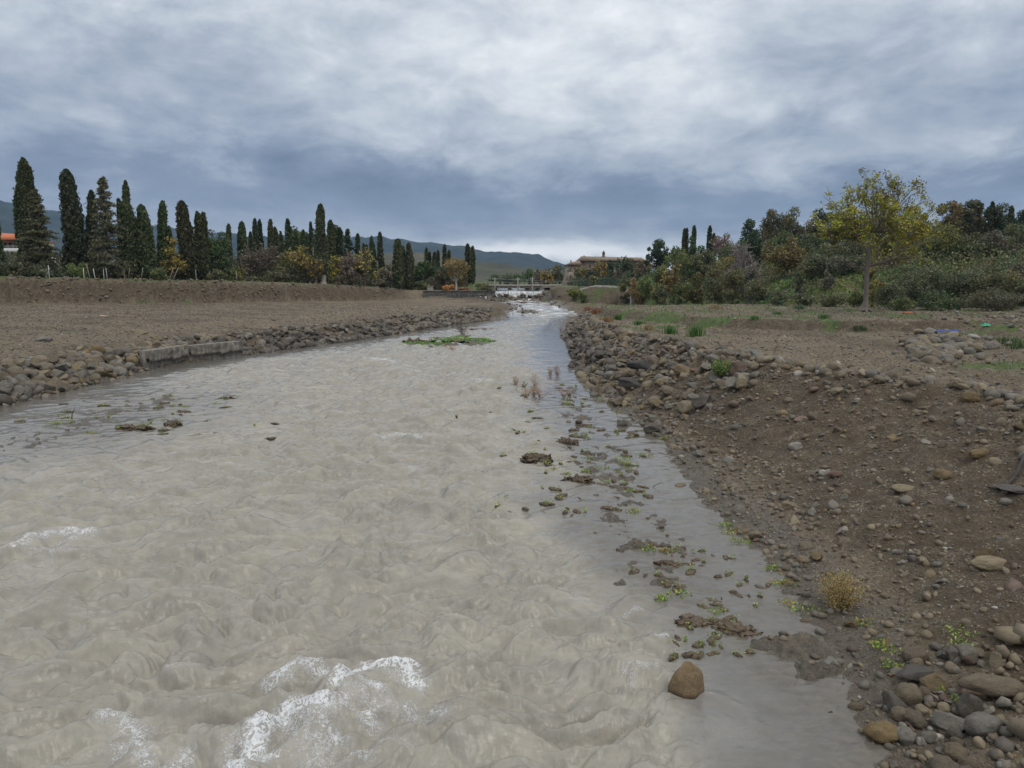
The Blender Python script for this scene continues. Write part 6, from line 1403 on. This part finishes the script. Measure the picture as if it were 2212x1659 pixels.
# rush tufts and herbs on the right bank
GRN = [(.06, .15, .03), (.08, .19, .04), (.05, .12, .03), (.12, .20, .06)]; TAN = [(.34, .27, .15), (.28, .21, .12), (.38, .30, .18)]; REDG = [(.26, .12, .06), (.32, .17, .08), (.22, .13, .07)]
def tuft(x, y, z, R, h, cols, lab, n=160, w=.012, name='grass_tuft'):
    p, zz = hit(x, y); rg_ = np.random.RandomState(int(x*5+y)); D_ = np.hypot(*p)
    V, F, c = blades(rg_, n, R, h, cols, .75, max(w, D_/711*.22)); o = link(name, mesh_np(name, V, F, LEAF, False, c), None, (p[0], p[1], zz-.02)); tag(o, lab, 'grass tuft', 'grass tufts on the right bank'); return o
for a in [(1447, 722, 2.3, .75, .75, GRN, 'left one of the two round green rush tufts above the right rock pile'), (1503, 727, 2.4, .75, .95, GRN, 'right taller one of the two green rush tufts above the right rock pile'), (1380, 702, 2, .7, .5, GRN, 'low green rush tuft left of the two round ones'), (1400, 712, 2, .6, .5, TAN, 'tan grass tuft left of the two round rush tufts'), (1335, 690, 1.9, .5, .6, GRN, 'small green tuft near the river corner'),
          (1456, 652, 3, .8, .8, GRN, 'green tuft on the upper terrace in line with the rush tufts'), (1480, 655, 3, .6, .5, GRN, 'lower green tuft on the upper terrace'), (1510, 655, 3, 1.2, 1.1, TAN, 'tall tan tuft on the upper terrace'), (1545, 668, 3, 1.2, .7, TAN, 'wide tan tuft on the upper terrace'), (1330, 655, 2.5, .8, .7, TAN, 'tan tuft near the eroded step'), (1290, 678, 2, 1.1, .8, REDG, 'left rusty red grass patch by the river corner'),
          (1270, 672, 2, 1.0, .9, REDG, 'rusty red grass patch touching the river bend'), (1310, 695, 2, 1.0, .5, REDG, 'rusty tuft above the stone pile corner'), (1412, 640, 3, .8, .7, GRN, 'distant green tuft under the young green tree'), (1630, 690, 3, .6, .35, GRN, 'small green tuft on the track edge'), (1680, 680, 3, .6, .35, GRN, 'tiny green tuft left of the lone tree'), (1725, 668, 3, .8, .5, [(.10, .15, .08), (.12, .17, .10)], 'blue green herb left of the lone tree'),
          (1885, 655, 3.2, .9, 1.3, TAN, 'tall pale grass tuft at the right foot of the lone tree'), (1860, 655, 3.2, .9, .9, TAN, 'pale grass tuft at the left foot of the lone tree'), (1920, 660, 3.2, .6, .9, TAN+GRN[:1], 'yellowish tuft farther right of the lone tree'), (1780, 688, 3.1, .5, .4, GRN, 'green tuft on the track left of the lone tree'), (1855, 712, 3.1, .7, .35, [(.05, .09, .04)], 'dark low herb in the middle of the track'),
          (1560, 655, 3.1, .7, .5, GRN, 'green tuft at the right part of the upper terrace'), (1650, 655, 3.2, .9, .5, [(.09, .14, .07)], 'grey green herb below the mound'), (1705, 650, 3.3, .9, .6, [(.09, .14, .08)], 'blue green herb below the mound'), (2180, 740, 3.2, .8, .4, GRN+BRN, 'green herb near the right edge above the stones'), (2205, 752, 3.1, .9, .5, GRN+BRN, 'brown green herb at the right edge above the stones')]:
    tuft(*a)
p, _zz = hit(1560, 818); rg_ = np.random.RandomState(3); cl, wd_ = twiggy(rg_, 40, .75, .5, (.14, .11, .06), 8, (5, [(.09, .16, .04), (.12, .20, .05), (.20, .18, .08), (.06, .11, .03)]), .05, .006)
add_tree('green_shrub', 'green and tan shrub growing on the crest of the dirt slope', 'shrub', None, p[0], p[1], cl, wd_, gz(*p)-.02, 0, 'foliage', 'stems')
# small shoots on the slope and grass on both banks
rg_ = np.random.RandomState(12); N = 60000
A = rg_.uniform(math.radians(-41), math.radians(41), N); Rr = np.exp(rg_.uniform(math.log(7), math.log(150), N)); X, Y = Rr*np.sin(A), Rr*np.cos(A)
z_, gr_, so_, mu_, dl_, dr_, s_ = terrain(X, Y, True); cln = perlin(X*.9, Y*.9, 66)+.6*perlin(X*3, Y*3, 67)
pr_ = np.clip(gr_-.25, 0, 1)*.9; pr_ = np.maximum(pr_, np.where((dr_ > 0) & (s_ < .3) & (Y < 45), np.clip(cln*1.6-.35, 0, .8), 0)); pr_ = np.where((dl_ < 0) & (dr_ < 0) & (z_ < W(Y)+.02), 0, pr_)
ok = rg_.rand(N) < pr_; X, Y, z_, Rr, nearw = X[ok], Y[ok], z_[ok], Rr[ok], ((s_ < .3) & (Y < 45))[ok]; n = len(X)
a = rg_.rand(n)*6.283; hh = np.clip((.05+.10*rg_.rand(n))*(.5+Rr/28), .04, .6); hh = np.where(nearw, hh*.7, hh); lean = hh*rg_.rand(n)*.8; ww = np.clip(Rr/711*.42, .006, .08)
p0 = np.stack([X, Y, z_-.01], 1); p1 = p0+np.stack([np.cos(a)*lean, np.sin(a)*lean, hh], 1); a2 = rg_.rand(n)*6.283; sd_ = np.stack([np.cos(a2)*ww, np.sin(a2)*ww, 0*ww], 1)
V = np.stack([p0-sd_, p0+sd_, p1], 1).reshape(-1, 3); gc = np.array([(.085, .13, .035), (.12, .17, .045), (.17, .17, .075), (.10, .12, .05), (.24, .20, .12)]); ci = rg_.choice(5, n, p=[.25, .2, .2, .2, .15]); ci = np.where(nearw, ci % 2, ci)
cc = np.repeat(gc[ci]*rg_.uniform(.7, 1.25, (n, 1)), 3, 0)
tag(link('grass', mesh_np('grass', V, np.arange(3*n).reshape(n, 3), LEAF, False, cc)), 'short green and tan grass on the banks and plateaus', 'grass', None, 'stuff')
# undergrowth: low brush that reads as one mass
rg_ = np.random.RandomState(15)
def brush(name, lab, N, rfun, cols, seed, hmax, thr=.0):
    rg_ = np.random.RandomState(seed); X, Y, keep = rfun(rg_, N); X, Y = X[keep], Y[keep]
    z_, gr_, so_, mu_, dl_, dr_, s_ = terrain(X, Y, True)
    hn = np.clip(.45+.9*perlin(X*.16, Y*.16, seed)+.45*perlin(X*.45, Y*.45, seed+1), thr, 1.3)*hmax
    ok = (hn > .08*hmax) & (rg_.rand(len(X)) < np.clip(gr_+.25, 0, 1)); X, Y, z_, hn = X[ok], Y[ok], z_[ok], hn[ok]; n = len(X)
    c = np.stack([X, Y, z_+hn*rg_.rand(n)**.7], 1); V, F, cc = leaves(c, np.hypot(X, Y)/711*2.3, cols, rg_, .4, .55)
    tone = np.stack([1+.35*perlin(X*.10, Y*.10, seed+4), 1+.25*perlin(X*.12, Y*.12, seed+5), 1+.2*perlin(X*.1, Y*.1, seed+6)], 1)*(1+.45*perlin(X*.3, Y*.3, seed+7))[:, None]
    tag(link(name, mesh_np(name, V, F, LEAF, False, np.clip(cc*np.repeat(tone, 4, 0), .006, 1))), lab, 'undergrowth', None, 'stuff')
def rf1(rg_, N):
    x = rg_.uniform(1370, 2330, N); Y = rg_.uniform(74, 175, N); X = (x-1106)/FPX*Y*C_; dH = sdf(X, Y, HILL, HILLc)
    return X, Y, (dH > 4.5+3*perlin(X*.2, Y*.2, 8)) & ((dH > 11) | (x < 1620) | (x > 1905))
brush('undergrowth', 'brown and green brush filling the right hillside between the bushes', 70000, rf1, [(.06, .080, .03), (.09, .10, .045), (.10, .085, .05), (.12, .11, .06), (.045, .065, .025)], 31, 3.0, .15)
def rf4(rg_, N):
    x = rg_.uniform(1600, 2330, N); Y = rg_.uniform(74, 112, N); X = (x-1106)/FPX*Y*C_; dH = sdf(X, Y, HILL, HILLc); return X, Y, (dH > .3)
brush('ground_cover', 'low mixed herbs covering the green mound on the right', 42000, rf4, [(.06, .11, .025), (.085, .13, .035), (.10, .10, .045), (.12, .11, .06), (.05, .075, .03), (.09, .075, .05)], 53, .75, .1)
def rf2(rg_, N):
    x = rg_.uniform(-60, 1010, N); dep = rg_.uniform(6, 30, N); Y = np.interp(x, [-200, 0, 250, 500, 700, 862, 1010], [96, 103, 110, 119, 134, 150, 150.5])+dep; X = (x-1106)/FPX*Y*C_; return X, Y, np.ones(N, bool)
brush('scrub', 'low dark scrub under the trees on the left bank', 60000, rf2, [(.055, .065, .028), (.08, .075, .04), (.09, .065, .045), (.04, .055, .024)], 37, 4.2, .2)
def rf3(rg_, N):
    x = rg_.uniform(1190, 1420, N); Y = rg_.uniform(132, 200, N); X = (x-1106)/FPX*Y*C_; dE = sdf(X, Y, EMB, EMBc); return X, Y, dE > 7
brush('thicket', 'dark thicket between the fence and the villa', 12000, rf3, [(.035, .05, .025), (.05, .06, .03), (.07, .06, .04)], 41, 3.0, .3)

# litter and wood
def cloth(x, y, z, L_, w_, h_, colr, lab, name, cat, rz=0):
    p, zz = hit(x, y); U, Vv = np.meshgrid(np.linspace(-1, 1, 36), np.linspace(-1, 1, 18)); rim = 1+.25*fbm(U*2+x, Vv*2, 2, 3)
    Z = h_*(.5+.9*np.abs(perlin(U*2.2+x, Vv*2.6, 6))+.5*np.abs(perlin(U*5, Vv*5+y, 7)))*(1-.6*np.maximum(abs(U), abs(Vv))**2)
    m = plain(name+'_mat', colr, .45, 3, .2, .01); o = link(name, mesh_np(name, np.stack([U*L_*rim, Vv*w_*rim, Z], -1).reshape(-1, 3), grid_faces(18, 36, False), m, True), None, (p[0], p[1], zz+.03), (0, 0, rz))
    so_ = o.modifiers.new('thickness', 'SOLIDIFY'); so_.thickness = .01; tag(o, lab, cat); return o
cloth(2047, 719, 3.1, .82, .22, .14, (.02, .07, .34), 'crumpled bright blue tarp lying on the stones beside the track', 'tarp', 'tarp', .1)
cloth(2129, 707, 3.2, .24, .15, .20, (.05, .42, .24), 'torn turquoise plastic bag right of the blue tarp', 'plastic_bag', 'plastic bag')
cloth(1960, 677, 3.2, .40, .1, .12, (.45, .13, .05), 'orange scrap of plastic on the grass right of the lone tree', 'plastic_scrap', 'plastic scrap')
cloth(2045, 668, 3.4, .3, .1, .08, (.35, .5, .4), 'pale green scrap of plastic at the foot of the thicket', 'plastic_scrap', 'plastic scrap')
cloth(222, 684, 1.9, .5, .25, .10, (.52, .34, .24), 'pale orange scrap lying on the left terrace', 'plastic_scrap', 'plastic scrap')
cloth(1500, 652, 2.5, .0+.2, .12, .1, (.7, .7, .7), 'white scrap of paper on the terrace below the embankment', 'paper_scrap', 'paper scrap') if False else None
S_b = Segs(); bp_ = []
for (x_, y_, lift) in [(2140, 1058, .05), (2156, 1060, .04), (2172, 1054, .05), (2186, 1044, .08), (2196, 1030, .10), (2204, 1014, .12), (2214, 994, .14), (2236, 965, .15)]:
    q_, z_ = hit(x_, y_); bp_.append(np.array([q_[0], q_[1], z_+lift]))
pb0 = bp_[0]; pts = [b-pb0 for b in bp_]
S_b.path(np.array(pts), .024, .045); S_b.path(np.array([pts[3], pts[3]+[.1, .10, .06], pts[3]+[.25, .25, .10]]), .02, .008); S_b.path(np.array([pts[0], pts[0]+[-.12, .02, .03]]), .028, .01)
Vb, Fb, cb = S_b.build(8, (.060, .052, .046)); tag(link('driftwood_branch', mesh_np('driftwood_branch', Vb, Fb, BARK, True, cb), None, tuple(pb0)), 'dark bent driftwood branch lying across the slope at the right edge', 'branch')
def stick(x, y, L_, lab, rz, z=0, r=.012, up=.1):
    p = P(x, y, z); zz = max(gz(*p), float(W(np.array(p[1])))); S0 = Segs(); d = np.array([math.cos(rz), math.sin(rz), 0]); S0.path(curve(np.zeros(3), d*L_+[0, 0, up], np.array([0, 0, up]), 6), r, r*.5); S0.path(np.array([d*L_*.5+[0, 0, up*.8], d*L_*.6+[.05, .08, up*1.6]]), r*.6, r*.3)
    V, F, c = S0.build(5, (.11, .09, .07)); tag(link('stick', mesh_np('stick', V, F, BARK, True, c), None, (p[0], p[1], zz)), lab, 'stick')
stick(1410, 1052, .35, 'curved thin stick in the shallows left of the flat tan stone', .1); stick(1290, 985, .3, 'thin stick floating by the yellow green weed strip', .2); stick(1040, 780, .5, 'bent twig sticking out of the open river', .8, up=.2); stick(1665, 788, .35, 'upright dry stem on the crest near the smooth oval boulder', .1, 2.5, .015, .7)
stick(155, 905, .1, 'short upright peg in the left shallows', .3, 0, .03, .3); stick(1990, 738, 1.2, 'dark stick under the plateau stones', .2, 3.1, .04, .05)
# ------------------------------------------------------------------ air
V, F = boxes([(-5300, 5300, -5300, 5300, -22.5, 470)])
hm = bpy.data.materials.new('haze_mat'); hm.use_nodes = True; hn_ = hm.node_tree; hn_.nodes.clear(); g = G(hn_)
ho = g.n('ShaderNodeOutputMaterial'); pv = g.n('ShaderNodeVolumePrincipled'); pv.inputs['Density'].default_value = .0001; pv.inputs['Color'].default_value = (.45, .68, 1.0, 1); pv.inputs['Anisotropy'].default_value = .2
g.link(pv.outputs[0], ho.inputs['Volume'])
hz_o = link('haze', mesh_np('haze', V, F, hm)); tag(hz_o, kind='stuff', label='thin bluish haze in the air over the valley', cat='haze')
